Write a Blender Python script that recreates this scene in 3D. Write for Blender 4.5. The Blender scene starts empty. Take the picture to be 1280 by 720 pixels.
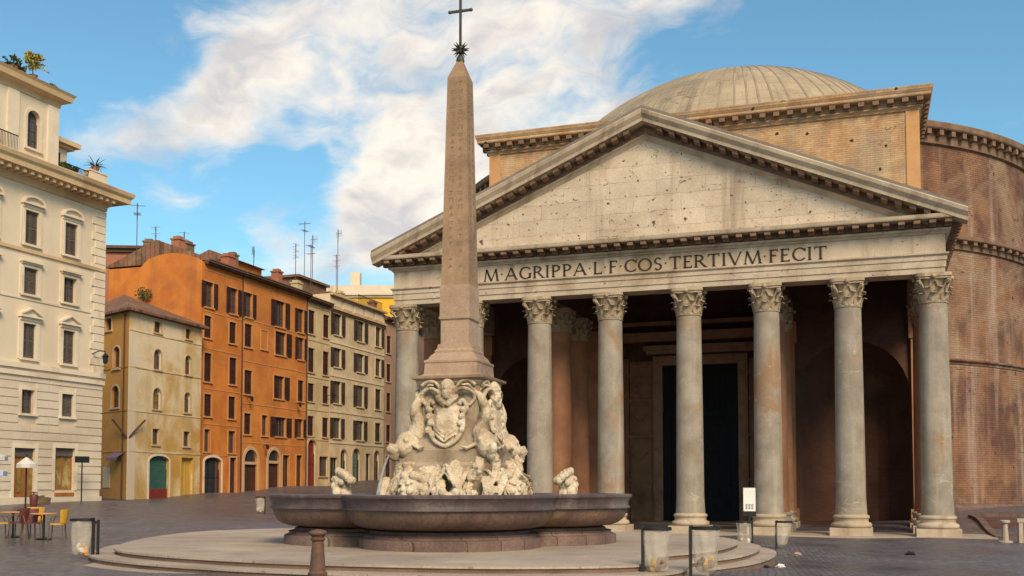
import bpy, math, random
import numpy as np
from mathutils import Vector, Matrix, noise as mnoise
rnd = random.Random(7)
SC = bpy.context.scene
COL = SC.collection
PI = math.pi
def R(d): return math.radians(d)

# ------------------------------------------------------------------ camera, sky, sun, exposure
cam_d = bpy.data.cameras.new('camera')
cam = bpy.data.objects.new('camera', cam_d); COL.objects.link(cam); SC.camera = cam
cam.location = (12.347, -62.144, 2.5525)
cam.rotation_euler = (PI/2 + 0.0520, 0, 0.3272)
cam_d.sensor_width = 36; cam_d.lens = 1308.44/1280*36
cam_d.shift_y = 177.92/1280; cam_d.clip_start = .1; cam_d.clip_end = 6000

SUN_EL, SUN_AZ = 38, 38          # azimuth: degrees to the right of straight in front of the portico
sun_d = bpy.data.lights.new('sun', 'SUN'); sun = bpy.data.objects.new('sun', sun_d); COL.objects.link(sun)
sun_d.energy = 3.1; sun_d.angle = R(24); sun_d.color = (1.0, .78, .52)
sdir = Vector((math.sin(R(SUN_AZ))*math.cos(R(SUN_EL)), -math.cos(R(SUN_AZ))*math.cos(R(SUN_EL)), math.sin(R(SUN_EL))))
sun.rotation_euler = sdir.to_track_quat('Z', 'Y').to_euler()
SC.view_settings.view_transform = 'Standard'; SC.view_settings.look = 'None'
SC.view_settings.exposure = 0.42; SC.view_settings.gamma = 1; SC.view_settings.use_curve_mapping = False

def build_world():
    w = bpy.data.worlds.new('World'); SC.world = w; w.use_nodes = True
    nt = w.node_tree; N = nt.nodes; L = nt.links; N.clear()
    out = N.new('ShaderNodeOutputWorld'); bg = N.new('ShaderNodeBackground'); bg.inputs[1].default_value = .085
    L.new(bg.outputs[0], out.inputs[0])
    sky = N.new('ShaderNodeTexSky'); sky.sky_type = 'NISHITA'; sky.sun_disc = False
    sky.sun_elevation = R(SUN_EL); sky.sun_rotation = math.atan2(sdir.x, sdir.y)
    sky.air_density = 1.0; sky.dust_density = .4; sky.ozone_density = 1.5
    tc = N.new('ShaderNodeTexCoord')
    def math_(op, a, b=None, c=None):
        m = N.new('ShaderNodeMath'); m.operation = op
        for i, x in enumerate((a, b, c)):
            if x is None: continue
            if isinstance(x, (int, float)): m.inputs[i].default_value = x
            else: L.new(x, m.inputs[i])
        return m.outputs[0]
    def dot(v):
        m = N.new('ShaderNodeVectorMath'); m.operation = 'DOT_PRODUCT'; L.new(tc.outputs['Generated'], m.inputs[0]); m.inputs[1].default_value = v
        return m.outputs['Value']
    # axes of the sky over the square: across it and upwards; the cloud streets rise to the right
    a, b, c = dot((.92, .36, .10)), dot((-.19, .18, .96)), dot((-.38, .91, -.12))
    comb = N.new('ShaderNodeCombineXYZ'); L.new(a, comb.inputs[0]); L.new(b, comb.inputs[1]); L.new(c, comb.inputs[2])
    def noise(scale, vscale, off, det=8, rough=.55, dist=0, rot=0, src=None):
        mp = N.new('ShaderNodeMapping'); mp.vector_type = 'POINT'; mp.inputs['Scale'].default_value = vscale; mp.inputs['Location'].default_value = off; mp.inputs['Rotation'].default_value = (0, 0, R(rot))
        L.new(src or comb.outputs[0], mp.inputs['Vector'])
        n = N.new('ShaderNodeTexNoise'); n.inputs['Scale'].default_value = scale; n.inputs['Detail'].default_value = det
        n.inputs['Roughness'].default_value = rough; n.inputs['Distortion'].default_value = dist
        L.new(mp.outputs[0], n.inputs['Vector']); return n
    # warp the field so that edges billow
    wn = noise(9, (1, 1.3, 1), (5, 2, 0), 3)
    wv = N.new('ShaderNodeVectorMath'); wv.operation = 'MULTIPLY_ADD'; L.new(wn.outputs['Color'], wv.inputs[0]); wv.inputs[1].default_value = (.07, .07, .03); L.new(comb.outputs[0], wv.inputs[2])
    W_ = wv.outputs[0]
    ROT = -32
    n1 = noise(8.5, (.62, 1.25, 1), (.3, .1, 0), 9, .56, 0, ROT, W_).outputs['Fac']; n2 = noise(8.5, (.62, 1.25, 1), (.318, .075, 0), 9, .56, 0, ROT, W_).outputs['Fac']
    n3 = noise(30, (.45, 1.5, 1), (3, 1, 0), 6, .6, .5, ROT, W_).outputs['Fac']
    dens = math_('ADD', math_('MULTIPLY_ADD', n1, 2.5, -.80), math_('MULTIPLY', math_('SUBTRACT', n3, .5), .62))
    bias = None
    # places where cloud gathers (positive) or the blue opens (negative), as directions in the sky
    for (v, r, k) in [((-.521, .785, .337), .07, .20), ((-.47, .80, .36), .08, .16), ((-.42, .815, .40), .09, .14), ((-.36, .84, .405), .09, .14), ((-.267, .875, .404), .10, .16),
                      ((-.29, .885, .366), .08, .20), ((-.45, .835, .315), .05, .18), ((-.425, .86, .29), .045, .30), ((-.385, .88, .275), .06, .42), ((-.35, .89, .29), .06, .30), ((-.41, .88, .235), .05, .34), ((-.17, .895, .413), .09, .12), ((-.575, .76, .30), .06, .24), ((-.53, .80, .285), .05, .22), ((-.50, .84, .225), .045, .2), ((-.40, .89, .20), .06, .22), ((-.46, .86, .215), .04, .2), ((-.387, .893, .229), .05, .22), ((-.447, .858, .253), .035, .25), ((-.408, .879, .248), .04, .2),
                      ((-.60, .71, .38), .08, -.24), ((-.475, .842, .262), .03, -.20), ((.12, .928, .343), .20, -.34), ((-.02, .92, .38), .08, -.04), ((-.12, .90, .41), .08, .10), ((-.54, .82, .25), .04, -.10), ((-.533, .800, .258), .03, -.24), ((-.505, .822, .269), .03, -.22), ((-.511, .806, .297), .02, -.24), ((-.478, .846, .236), .025, -.15), ((-.408, .839, .357), .025, -.18), ((-.438, .840, .320), .022, -.20), ((-.362, .867, .344), .03, -.16), ((-.320, .895, .310), .03, -.2), ((-.573, .743, .346), .03, -.2)]:
        d = N.new('ShaderNodeVectorMath'); d.operation = 'DISTANCE'; L.new(tc.outputs['Generated'], d.inputs[0]); d.inputs[1].default_value = v
        mr = N.new('ShaderNodeMapRange'); mr.interpolation_type = 'SMOOTHSTEP'; L.new(d.outputs['Value'], mr.inputs[0])
        for i, x in ((1, 0), (2, r*1.7), (3, k), (4, 0)): mr.inputs[i].default_value = x
        bias = mr.outputs[0] if bias is None else math_('ADD', bias, mr.outputs[0])
    back = N.new('ShaderNodeMapRange'); back.interpolation_type = 'SMOOTHSTEP'; L.new(dot((.12, -1, .1)), back.inputs[0])   # unseen cloud bank, added behind the square to warm the fill light
    for i, x in ((1, -.35), (2, .5), (3, 0), (4, .34)): back.inputs[i].default_value = x
    dens = math_('ADD', math_('ADD', dens, bias), back.outputs[0])
    cr = N.new('ShaderNodeMapRange'); cr.interpolation_type = 'SMOOTHSTEP'; L.new(dens, cr.inputs[0])
    for i, x in ((1, .50), (2, 1.16), (3, 0), (4, .96)): cr.inputs[i].default_value = x
    # light and shade inside the cloud: lit towards the lower left, grey in the thick middle
    sh = math_('ADD', math_('MULTIPLY', math_('SUBTRACT', n2, n1), 7.0), math_('MULTIPLY', math_('SUBTRACT', n3, .5), .5))
    thick = N.new('ShaderNodeMapRange'); thick.interpolation_type = 'SMOOTHSTEP'; L.new(dens, thick.inputs[0])
    for i, x in ((1, .95), (2, 1.35), (3, .90), (4, .58)): thick.inputs[i].default_value = x
    shc = N.new('ShaderNodeClamp'); L.new(math_('ADD', sh, thick.outputs[0]), shc.inputs[0])
    cc = N.new('ShaderNodeMix'); cc.data_type = 'RGBA'; L.new(shc.outputs[0], cc.inputs[0])
    cc.inputs[6].default_value = (6.2, 5.9, 5.8, 1); cc.inputs[7].default_value = (9.6, 8.7, 7.5, 1)
    tint = N.new('ShaderNodeMix'); tint.data_type = 'RGBA'; tint.blend_type = 'MULTIPLY'; tint.inputs[0].default_value = 1
    L.new(sky.outputs[0], tint.inputs[6]); tint.inputs[7].default_value = (1.02, 1.48, 1.42, 1)
    mix = N.new('ShaderNodeMix'); mix.data_type = 'RGBA'; L.new(cr.outputs[0], mix.inputs[0]); L.new(tint.outputs[2], mix.inputs[6]); L.new(cc.outputs[2], mix.inputs[7])
    L.new(mix.outputs[2], bg.inputs[0])
build_world()

# ------------------------------------------------------------------ helpers: objects
def link(o, parent=None):
    COL.objects.link(o)
    if parent is not None: o.parent = parent
    return o
def tag(o, label=None, cat=None, group=None, kind=None):
    for k, v in (('label', label), ('category', cat), ('group', group), ('kind', kind)):
        if v: o[k] = v
    return o
def thing(name, loc, rz, label, cat, group=None):
    o = bpy.data.objects.new(name, None); o.location = loc; o.rotation_euler = (0, 0, rz); o.empty_display_size = .3
    link(o); return tag(o, label, cat, group)
def inst(name, mesh, parent=None, loc=(0, 0, 0), rz=0, sc=None):
    o = bpy.data.objects.new(name, mesh); o.location = loc; o.rotation_euler = (0, 0, rz)
    if sc: o.scale = sc
    return link(o, parent)
def copy_tree(o, parent=None):
    c = o.copy(); COL.objects.link(c)
    if parent is not None: c.parent = parent
    for ch in list(o.children): copy_tree(ch, c)
    return c

class MB:
    """collects faces and becomes one mesh"""
    def __init__(s): s.v = []; s.f = []; s.m = []; s.M = None
    def vert(s, p):
        p = Vector(p)
        if s.M is not None: p = s.M @ p
        s.v.append(tuple(p)); return len(s.v)-1
    def face(s, pts, mi=0):
        s.f.append([s.vert(p) for p in pts]); s.m.append(mi)
    def idx(s, ids, mi=0): s.f.append(list(ids)); s.m.append(mi)
    def box(s, x0, x1, y0, y1, z0, z1, mi=0, taper=0, skip=''):
        t = taper
        p = [(x0, y0, z0), (x1, y0, z0), (x1, y1, z0), (x0, y1, z0), (x0+t, y0+t, z1), (x1-t, y0+t, z1), (x1-t, y1-t, z1), (x0+t, y1-t, z1)]
        i = [s.vert(q) for q in p]
        F = {'b': (3, 2, 1, 0), 't': (4, 5, 6, 7), 'f': (0, 1, 5, 4), 'r': (1, 2, 6, 5), 'k': (2, 3, 7, 6), 'l': (3, 0, 4, 7)}
        for k, q in F.items():
            if k not in skip: s.idx([i[j] for j in q], mi)
        return s
    def prism(s, poly, axis, a, b, mi=0):
        """poly of 2D points extruded along axis from a to b"""
        def P(q, t): return {'x': (t, q[0], q[1]), 'y': (q[0], t, q[1]), 'z': (q[0], q[1], t)}[axis]
        A = [s.vert(P(q, a)) for q in poly]; B = [s.vert(P(q, b)) for q in poly]; n = len(poly)
        for i in range(n): s.idx((A[i], A[(i+1) % n], B[(i+1) % n], B[i]), mi)
        s.idx(A[::-1], mi); s.idx(B, mi)
    def lathe(s, prof, n=24, c=(0, 0, 0), mi=0, cap=True, a0=0, a1=2*PI):
        full = abs(a1-a0-2*PI) < 1e-6; m = n if full else n+1
        rings = []
        for r, z in prof:
            rings.append([s.vert((c[0]+r*math.cos(a0+(a1-a0)*k/n), c[1]+r*math.sin(a0+(a1-a0)*k/n), c[2]+z)) for k in range(m)])
        for a, b in zip(rings, rings[1:]):
            for k in range(n): s.idx((a[k], a[(k+1) % m], b[(k+1) % m], b[k]), mi)
        if cap and full: s.idx(rings[0][::-1], mi); s.idx(rings[-1], mi)
    def loft(s, rings, mi=0, cap=True, closed=True):
        I = [[s.vert(p) for p in r] for r in rings]; n = len(I[0])
        for a, b in zip(I, I[1:]):
            for k in range(n if closed else n-1): s.idx((a[k], a[(k+1) % n], b[(k+1) % n], b[k]), mi)
        if cap: s.idx(I[0][::-1], mi); s.idx(I[-1], mi)
    def tube(s, pts, r, n=8, mi=0, flat=1.0):
        pts = [Vector(p) for p in pts]
        rs = r if isinstance(r, (list, tuple)) else [r]*len(pts)
        rings = []; prev = None
        for i, p in enumerate(pts):
            t = (pts[min(i+1, len(pts)-1)]-pts[max(i-1, 0)]).normalized()
            if prev is None:
                u = t.cross(Vector((0, 0, 1)))
                if u.length < .05: u = t.cross(Vector((0, 1, 0)))
            else: u = prev-t*prev.dot(t)
            u.normalize(); prev = u; w = t.cross(u)
            rings.append([p+(u*math.cos(2*PI*k/n)+w*flat*math.sin(2*PI*k/n))*rs[i] for k in range(n)])
        s.loft(rings, mi)
    def ball(s, c, r, n=10, mi=0, sq=(1, 1, 1), jit=0, fr=1.5):
        c = Vector(c); k = n//2+1; rings = []
        for i in range(k+1):
            th = PI*min(max(i/k, .02), .98)
            ring = []
            for j in range(n):
                d = Vector((math.sin(th)*math.cos(2*PI*j/n), math.sin(th)*math.sin(2*PI*j/n), -math.cos(th)))
                q = 1+(jit*mnoise.noise(d*fr+c*3.1) if jit else 0)
                ring.append(c+Vector((d.x*sq[0], d.y*sq[1], d.z*sq[2]))*r*q)
            rings.append(ring)
        s.loft(rings, mi)
    def sweep(s, path, prof, closed=False, mi=0):
        """profile [(out, z)] swept along a plan path; out is to the right of travel"""
        P = [Vector((p[0], p[1])) for p in path]; n = len(P); rings = []
        for i in range(n):
            a = P[i]-P[i-1] if (i > 0 or closed) else None; b = P[(i+1) % n]-P[i] if (i < n-1 or closed) else None
            if a is None: a = b
            if b is None: b = a
            a = a.normalized(); b = b.normalized()
            na = Vector((a.y, -a.x)); nb = Vector((b.y, -b.x)); m = (na+nb); m = m/max(.2, m.dot(na))
            rings.append([(P[i].x+m.x*o, P[i].y+m.y*o, z) for o, z in prof])
        I = [[s.vert(p) for p in r] for r in rings]; k = len(prof)
        for i in range(n if closed else n-1):
            A, B = I[i], I[(i+1) % n]
            for j in range(k): s.idx((A[j], B[j], B[(j+1) % k], A[(j+1) % k]), mi)
        if not closed: s.idx(I[0], mi); s.idx(I[-1][::-1], mi)
    def mesh(s, name, mats, smooth=None):
        me = bpy.data.meshes.new(name); me.from_pydata(s.v, [], s.f)
        for m in (mats if isinstance(mats, (list, tuple)) else [mats]): me.materials.append(m)
        me.polygons.foreach_set('material_index', s.m)
        if smooth is not None:
            me.polygons.foreach_set('use_smooth', [True]*len(s.f)); me.set_sharp_from_angle(angle=R(smooth))
        me.validate(); me.update(); return me
    def build(s, name, mats, parent=None, smooth=None, loc=(0, 0, 0)):
        return inst(name, s.mesh(name, mats, smooth), parent, loc)

# ------------------------------------------------------------------ helpers: materials
def mat(name, c1, c2=None, c3=None, sc=1.0, rough=.85, bump=.25, bsc=9, streak=None, brick=None, pits=None, metal=0, spec=.35, cover=.5, xmap='xz', contrast=.22, fine=.25, crack=None):
    m = bpy.data.materials.new(name); m.use_nodes = True; nt = m.node_tree; N = nt.nodes; L = nt.links
    b = N['Principled BSDF']; b.inputs['Roughness'].default_value = rough; b.inputs['Metallic'].default_value = metal; b.inputs['Specular IOR Level'].default_value = spec
    tc = N.new('ShaderNodeTexCoord'); oi = N.new('ShaderNodeObjectInfo')
    add = N.new('ShaderNodeVectorMath'); add.operation = 'MULTIPLY_ADD'; L.new(oi.outputs['Random'], add.inputs[0]); add.inputs[1].default_value = (37, 53, 11); L.new(tc.outputs['Object'], add.inputs[2])
    co = add.outputs[0]
    def noise(scale, vs=(1, 1, 1), det=6, rg=.6, dist=0):
        mp = N.new('ShaderNodeMapping'); mp.inputs['Scale'].default_value = vs; L.new(co, mp.inputs[0])
        n = N.new('ShaderNodeTexNoise'); n.inputs['Scale'].default_value = scale; n.inputs['Detail'].default_value = det; n.inputs['Roughness'].default_value = rg; n.inputs['Distortion'].default_value = dist
        L.new(mp.outputs[0], n.inputs['Vector']); return n.outputs['Fac']
    def rng(x, a, bb, c=0, d=1):
        r = N.new('ShaderNodeMapRange'); r.interpolation_type = 'SMOOTHSTEP'; L.new(x, r.inputs[0])
        for i, v in ((1, a), (2, bb), (3, c), (4, d)): r.inputs[i].default_value = v
        return r.outputs[0]
    def mixc(f, a, bb, mode='MIX'):
        x = N.new('ShaderNodeMix'); x.data_type = 'RGBA'; x.blend_type = mode
        for i, v in ((0, f), (6, a), (7, bb)):
            if isinstance(v, (int, float)): x.inputs[i].default_value = v
            elif isinstance(v, tuple): x.inputs[i].default_value = v if len(v) == 4 else v+(1,)
            else: L.new(v, x.inputs[i])
        return x.outputs[2]
    c2 = c2 or tuple(x*.8 for x in c1)
    col = mixc(rng(noise(sc, det=8), .5-contrast, .5+contrast), c1, c2)
    if c3: col = mixc(rng(noise(sc*.35, det=7, rg=.65, dist=.6), cover, cover+.2), col, c3)
    if fine: col = mixc(fine, col, mixc(rng(noise(bsc*2.3, det=4), .3, .7), (.55, .55, .55), (1.35, 1.35, 1.35)), 'MULTIPLY')
    h = noise(bsc, det=6)
    bumpsrc = h
    if brick or pits or crack or streak:
        sx = N.new('ShaderNodeSeparateXYZ'); L.new(tc.outputs['Object'], sx.inputs[0]); cx = N.new('ShaderNodeCombineXYZ')
        if xmap == 'xz':
            ad = N.new('ShaderNodeMath'); L.new(sx.outputs[0], ad.inputs[0]); L.new(sx.outputs[1], ad.inputs[1]); L.new(ad.outputs[0], cx.inputs[0]); L.new(sx.outputs[2], cx.inputs[1])
        elif xmap == 'xy': L.new(sx.outputs[0], cx.inputs[0]); L.new(sx.outputs[1], cx.inputs[1])
        else:
            at = N.new('ShaderNodeMath'); at.operation = 'ARCTAN2'; L.new(sx.outputs[1], at.inputs[0]); L.new(sx.outputs[0], at.inputs[1])
            mu = N.new('ShaderNodeMath'); mu.operation = 'MULTIPLY'; mu.inputs[1].default_value = float(xmap); L.new(at.outputs[0], mu.inputs[0]); L.new(mu.outputs[0], cx.inputs[0]); L.new(sx.outputs[2], cx.inputs[1])
    if streak:
        sco, amt, ssc = streak
        ms = N.new('ShaderNodeMapping'); ms.inputs['Scale'].default_value = (1, .07, 1); sv = N.new('ShaderNodeVectorMath'); sv.operation = 'MULTIPLY_ADD'; L.new(oi.outputs['Random'], sv.inputs[0]); sv.inputs[1].default_value = (37, 5, 11); L.new(cx.outputs[0], sv.inputs[2]); L.new(sv.outputs[0], ms.inputs[0])
        sn = N.new('ShaderNodeTexNoise'); sn.inputs['Scale'].default_value = ssc; sn.inputs['Detail'].default_value = 6; sn.inputs['Roughness'].default_value = .65; L.new(ms.outputs[0], sn.inputs['Vector'])
        col = mixc(rng(sn.outputs['Fac'], .5, .72, 0, amt), col, sco)
    if brick:
        bw, bh, mort, mcol, bamt = brick
        wob = N.new('ShaderNodeTexNoise'); wob.inputs['Scale'].default_value = 1.3; L.new(cx.outputs[0], wob.inputs['Vector'])
        wa = N.new('ShaderNodeVectorMath'); wa.operation = 'MULTIPLY_ADD'; L.new(wob.outputs['Color'], wa.inputs[0]); wa.inputs[1].default_value = (bh*.12,)*3; L.new(cx.outputs[0], wa.inputs[2])
        br = N.new('ShaderNodeTexBrick'); L.new(wa.outputs[0], br.inputs['Vector']); br.inputs['Scale'].default_value = 1
        br.inputs['Brick Width'].default_value = bw; br.inputs['Row Height'].default_value = bh; br.inputs['Mortar Size'].default_value = mort; br.inputs['Mortar Smooth'].default_value = .4
        br.inputs['Color1'].default_value = (1.12, 1.12, 1.12, 1); br.inputs['Color2'].default_value = (.82, .82, .82, 1); br.inputs['Mortar'].default_value = mcol+(1,)
        col = mixc(bamt, col, br.outputs['Color'], 'MULTIPLY')
        iv = N.new('ShaderNodeMath'); iv.operation = 'MULTIPLY_ADD'; L.new(br.outputs['Fac'], iv.inputs[0]); iv.inputs[1].default_value = -1.2; L.new(h, iv.inputs[2]); bumpsrc = iv.outputs[0]
    for (pc, psc, pr, gate) in (pits or ()):
        jt = N.new('ShaderNodeTexNoise'); jt.inputs['Scale'].default_value = 5; jt.inputs['Detail'].default_value = 4; L.new(cx.outputs[0], jt.inputs['Vector'])
        ja = N.new('ShaderNodeVectorMath'); ja.operation = 'MULTIPLY_ADD'; L.new(jt.outputs['Color'], ja.inputs[0]); ja.inputs[1].default_value = (.35, .25, 0); L.new(cx.outputs[0], ja.inputs[2])
        vo = N.new('ShaderNodeTexVoronoi'); vo.voronoi_dimensions = '2D'; vo.inputs['Scale'].default_value = psc; L.new(ja.outputs[0], vo.inputs['Vector'])
        rnv = N.new('ShaderNodeSeparateColor'); L.new(vo.outputs['Color'], rnv.inputs[0])
        f = N.new('ShaderNodeMath'); f.operation = 'MULTIPLY'; L.new(rng(vo.outputs['Distance'], pr*.6, pr, 1, 0), f.inputs[0]); L.new(rng(rnv.outputs[0], gate, gate+.02), f.inputs[1])
        col = mixc(f.outputs[0], col, pc)
    if crack:
        cc_, csc, cw, gate = crack
        mpc = N.new('ShaderNodeMapping'); mpc.inputs['Scale'].default_value = (.35, 1, 1); L.new(cx.outputs[0], mpc.inputs[0])
        nn = N.new('ShaderNodeTexNoise'); nn.inputs['Scale'].default_value = csc; nn.inputs['Detail'].default_value = 5; nn.inputs['Distortion'].default_value = .4; L.new(mpc.outputs[0], nn.inputs['Vector'])
        sb = N.new('ShaderNodeMath'); sb.operation = 'SUBTRACT'; L.new(nn.outputs['Fac'], sb.inputs[0]); sb.inputs[1].default_value = .5
        ab = N.new('ShaderNodeMath'); ab.operation = 'ABSOLUTE'; L.new(sb.outputs[0], ab.inputs[0])
        f = N.new('ShaderNodeMath'); f.operation = 'MULTIPLY'; L.new(rng(ab.outputs[0], 0, cw, 1, 0), f.inputs[0]); L.new(rng(noise(.5, det=4), gate, gate+.05), f.inputs[1])
        col = mixc(f.outputs[0], col, cc_)
    L.new(col, b.inputs['Base Color'])
    if bump:
        bp = N.new('ShaderNodeBump'); bp.inputs['Strength'].default_value = bump; bp.inputs['Distance'].default_value = .04; L.new(bumpsrc, bp.inputs['Height']); L.new(bp.outputs[0], b.inputs['Normal'])
    return m

M = {}
M['granite'] = mat('grey_granite', (.34, .30, .25), (.225, .195, .158), (.27, .165, .095), sc=.9, bump=.3, bsc=14, streak=((.44, .38, .30), .5, 1.2), cover=.49, fine=.45, crack=((.42, .36, .29), .7, .008, .54), xmap='1')
M['granite_red'] = mat('red_granite', (.40, .19, .105), (.29, .135, .075), (.48, .26, .11), sc=.8, bump=.15, bsc=14, cover=.55)
M['marble'] = mat('old_marble', (.50, .41, .305), (.36, .285, .20), (.20, .14, .09), sc=.7, bump=.35, bsc=7, streak=((.17, .115, .075), .7, .9), cover=.54)
M['marble_dark'] = mat('dark_marble', (.24, .15, .095), (.14, .085, .055), (.34, .24, .155), sc=1.2, bump=.4, bsc=7, cover=.58)  # dark marble; in the modillion bands its colour stands in for shade
M['cap'] = mat('capital_marble', (.45, .36, .25), (.29, .215, .14), (.16, .11, .07), sc=2.5, bump=.5, bsc=12, cover=.54)
M['tymp'] = mat('tympanum_stone', (.58, .49, .385), (.47, .385, .295), (.38, .29, .20), sc=.6, bump=.4, bsc=6, cover=.52, brick=(2.9, .95, .012, (.30, .25, .2), .55), pits=(((.08, .055, .04), 1.1, .085, .78), ((.09, .065, .045), .55, .075, .86), ((.16, .115, .08), 2.8, .14, .80)), crack=((.16, .115, .08), .8, .008, .50), streak=((.24, .175, .12), .62, .8))
M['frieze'] = mat('frieze_stone', (.53, .44, .34), (.41, .33, .245), (.30, .22, .14), sc=.55, bump=.3, bsc=6, streak=((.22, .155, .10), .7, .8), cover=.50, crack=((.20, .14, .095), .8, .008, .52), pits=(((.16, .11, .075), 1.3, .08, .88),))
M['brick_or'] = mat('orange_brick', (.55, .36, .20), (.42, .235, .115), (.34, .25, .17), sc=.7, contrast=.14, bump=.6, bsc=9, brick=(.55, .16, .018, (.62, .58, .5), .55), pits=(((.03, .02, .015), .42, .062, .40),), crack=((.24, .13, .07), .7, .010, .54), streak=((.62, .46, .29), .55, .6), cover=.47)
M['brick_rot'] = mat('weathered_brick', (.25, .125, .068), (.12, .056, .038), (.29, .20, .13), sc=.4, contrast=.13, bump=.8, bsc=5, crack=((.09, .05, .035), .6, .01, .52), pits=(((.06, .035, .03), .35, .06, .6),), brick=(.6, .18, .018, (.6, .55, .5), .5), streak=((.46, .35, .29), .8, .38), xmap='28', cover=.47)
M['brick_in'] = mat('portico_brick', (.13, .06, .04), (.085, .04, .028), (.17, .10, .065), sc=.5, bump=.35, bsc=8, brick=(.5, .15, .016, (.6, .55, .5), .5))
M['dome'] = mat('dome_concrete', (.42, .335, .23), (.31, .25, .17), (.24, .20, .15), sc=.35, bump=.5, bsc=4, brick=(1.5, 1.1, .03, (.6, .56, .5), .5), xmap='22', cover=.49, streak=((.17, .135, .095), .9, .5), crack=((.16, .13, .09), .3, .012, .52))
M['rib'] = mat('dome_seam', (.29, .235, .165), (.23, .185, .13), (.36, .29, .21), sc=.4, bump=.3)
M['lead'] = mat('roof_lead', (.22, .19, .16), (.16, .13, .11), sc=.7)
M['panel'] = mat('relief_marble', (.40, .22, .13), (.30, .16, .095), (.2, .1, .06), sc=1)
M['timber'] = mat('dark_timber', (.09, .05, .03), (.06, .035, .02), sc=2)
M['bronze'] = mat('dark_bronze', (.012, .014, .018), (.018, .02, .024), sc=2, rough=.65, metal=0, bump=.1, spec=.2)
M['letter'] = mat('bronze_letter', (.045, .032, .02), (.03, .022, .015), sc=3, rough=.6, metal=.3)
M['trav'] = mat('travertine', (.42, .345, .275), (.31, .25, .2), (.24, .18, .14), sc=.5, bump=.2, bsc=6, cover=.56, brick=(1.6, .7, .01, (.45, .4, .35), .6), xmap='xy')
M['trav_side'] = mat('step_riser_shaded', (.22, .135, .10), (.16, .095, .07), (.10, .06, .045), sc=1.2, bump=.3)  # riser colour darkened to paint in the shade under the nosing
M['basin'] = mat('basin_marble', (.165, .105, .08), (.095, .056, .045), (.25, .15, .065), sc=1.3, bump=.4, rough=.6, bsc=7, streak=((.075, .045, .04), .8, 1.6), cover=.52, fine=.45, crack=((.06, .035, .03), .7, .01, .48))
M['rim'] = mat('basin_rim_marble', (.10, .07, .072), (.065, .045, .047), (.17, .14, .135), sc=1.4, bump=.35, rough=.5, bsc=7, fine=.45, streak=((.07, .045, .045), .6, 2.2))
M['plinth'] = mat('basin_plinth_stone', (.18, .115, .095), (.11, .068, .058), (.27, .22, .17), sc=1.2, bump=.45, fine=.45, brick=(1.1, 2, .02, (.4, .35, .3), .9), cover=.53)
M['sculpt'] = mat('carved_marble', (.66, .56, .42), (.44, .34, .23), (.17, .11, .06), sc=2.2, bump=.7, bsc=16, cover=.48, fine=.45)
M['sculpt_ped'] = mat('pedestal_marble', (.38, .305, .22), (.27, .205, .14), (.17, .115, .075), sc=1.3, bump=.35, bsc=8, streak=((.20, .13, .085), .6, 1.6), cover=.50)  # the pedestal's own stone, darker than the carved figures
M['obelisk'] = mat('obelisk_granite', (.33, .215, .13), (.23, .145, .09), (.17, .115, .078), sc=1.4, bump=.3, bsc=12, cover=.57, streak=((.46, .31, .21), .4, 2))
M['obelisk_base'] = mat('obelisk_block', (.42, .30, .21), (.33, .23, .16), (.25, .17, .12), sc=1.4, bump=.25, streak=((.24, .15, .1), .4, 2))
M['glyph'] = mat('incised_stone', (.225, .14, .088), (.27, .165, .10), sc=3)
M['metal_green'] = mat('green_bronze', (.07, .085, .06), (.05, .05, .04), sc=3, rough=.5, metal=.4)
M['water'] = mat('fountain_water', (.05, .07, .075), sc=2, rough=.06, bump=.15, bsc=5, fine=0, spec=.5)
M['black'] = mat('black_iron', (.016, .016, .018), (.024, .022, .022), sc=4, rough=.5, metal=.3, bump=.08)
M['iron_rust'] = mat('rusty_iron', (.14, .075, .05), (.09, .05, .036), (.22, .12, .07), sc=3, rough=.7, bump=.3)
M['white_pl'] = mat('cream_plaster', (.70, .59, .44), (.64, .53, .39), (.56, .45, .33), sc=.35, bump=.08, streak=((.55, .43, .31), .35, .7), cover=.55, fine=.1)
M['white_trim'] = mat('pale_stone_trim', (.72, .62, .48), (.64, .54, .41), (.54, .43, .31), sc=.8, bump=.12, fine=.15)
M['cornice_w'] = mat('ochre_cornice', (.62, .45, .26), (.54, .38, .21), (.42, .28, .15), sc=.9, bump=.15)
M['rustic'] = mat('rusticated_stone', (.64, .55, .43), (.58, .48, .37), (.48, .38, .28), sc=.5, bump=.15, streak=((.46, .34, .25), .4, .8), fine=.15)
M['yellow_l'] = mat('ochre_plaster', (.52, .26, .06), (.46, .22, .05), (.36, .18, .06), sc=.5, bump=.15, streak=((.30, .14, .05), .5, .8), cover=.52)
M['yellow_r'] = mat('peeling_pale_plaster', (.70, .58, .40), (.60, .45, .24), (.47, .27, .065), sc=.4, contrast=.12, bump=.2, streak=((.30, .20, .10), .55, .6), cover=.46)
M['ochre_w'] = mat('mustard_plaster', (.52, .33, .07), (.46, .28, .06), sc=.8)
M['orange'] = mat('orange_plaster', (.62, .215, .04), (.48, .15, .03), (.36, .12, .04), sc=.5, contrast=.14, bump=.2, streak=((.32, .115, .045), .65, .7), cover=.50, fine=.25)
M['orange_b'] = mat('deep_orange_plaster', (.63, .24, .055), (.50, .17, .038), (.38, .14, .045), sc=.5, contrast=.14, bump=.2, streak=((.34, .13, .05), .65, .7), cover=.50, fine=.25)
M['cream'] = mat('straw_plaster', (.64, .52, .31), (.53, .41, .23), (.44, .33, .18), sc=.5, contrast=.14, bump=.1, streak=((.42, .30, .17), .4, .7), fine=.15)
M['cream_b'] = mat('pale_straw_plaster', (.68, .57, .39), (.57, .46, .30), (.47, .37, .235), sc=.5, contrast=.14, bump=.1, streak=((.44, .33, .2), .4, .7), fine=.15)
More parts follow.
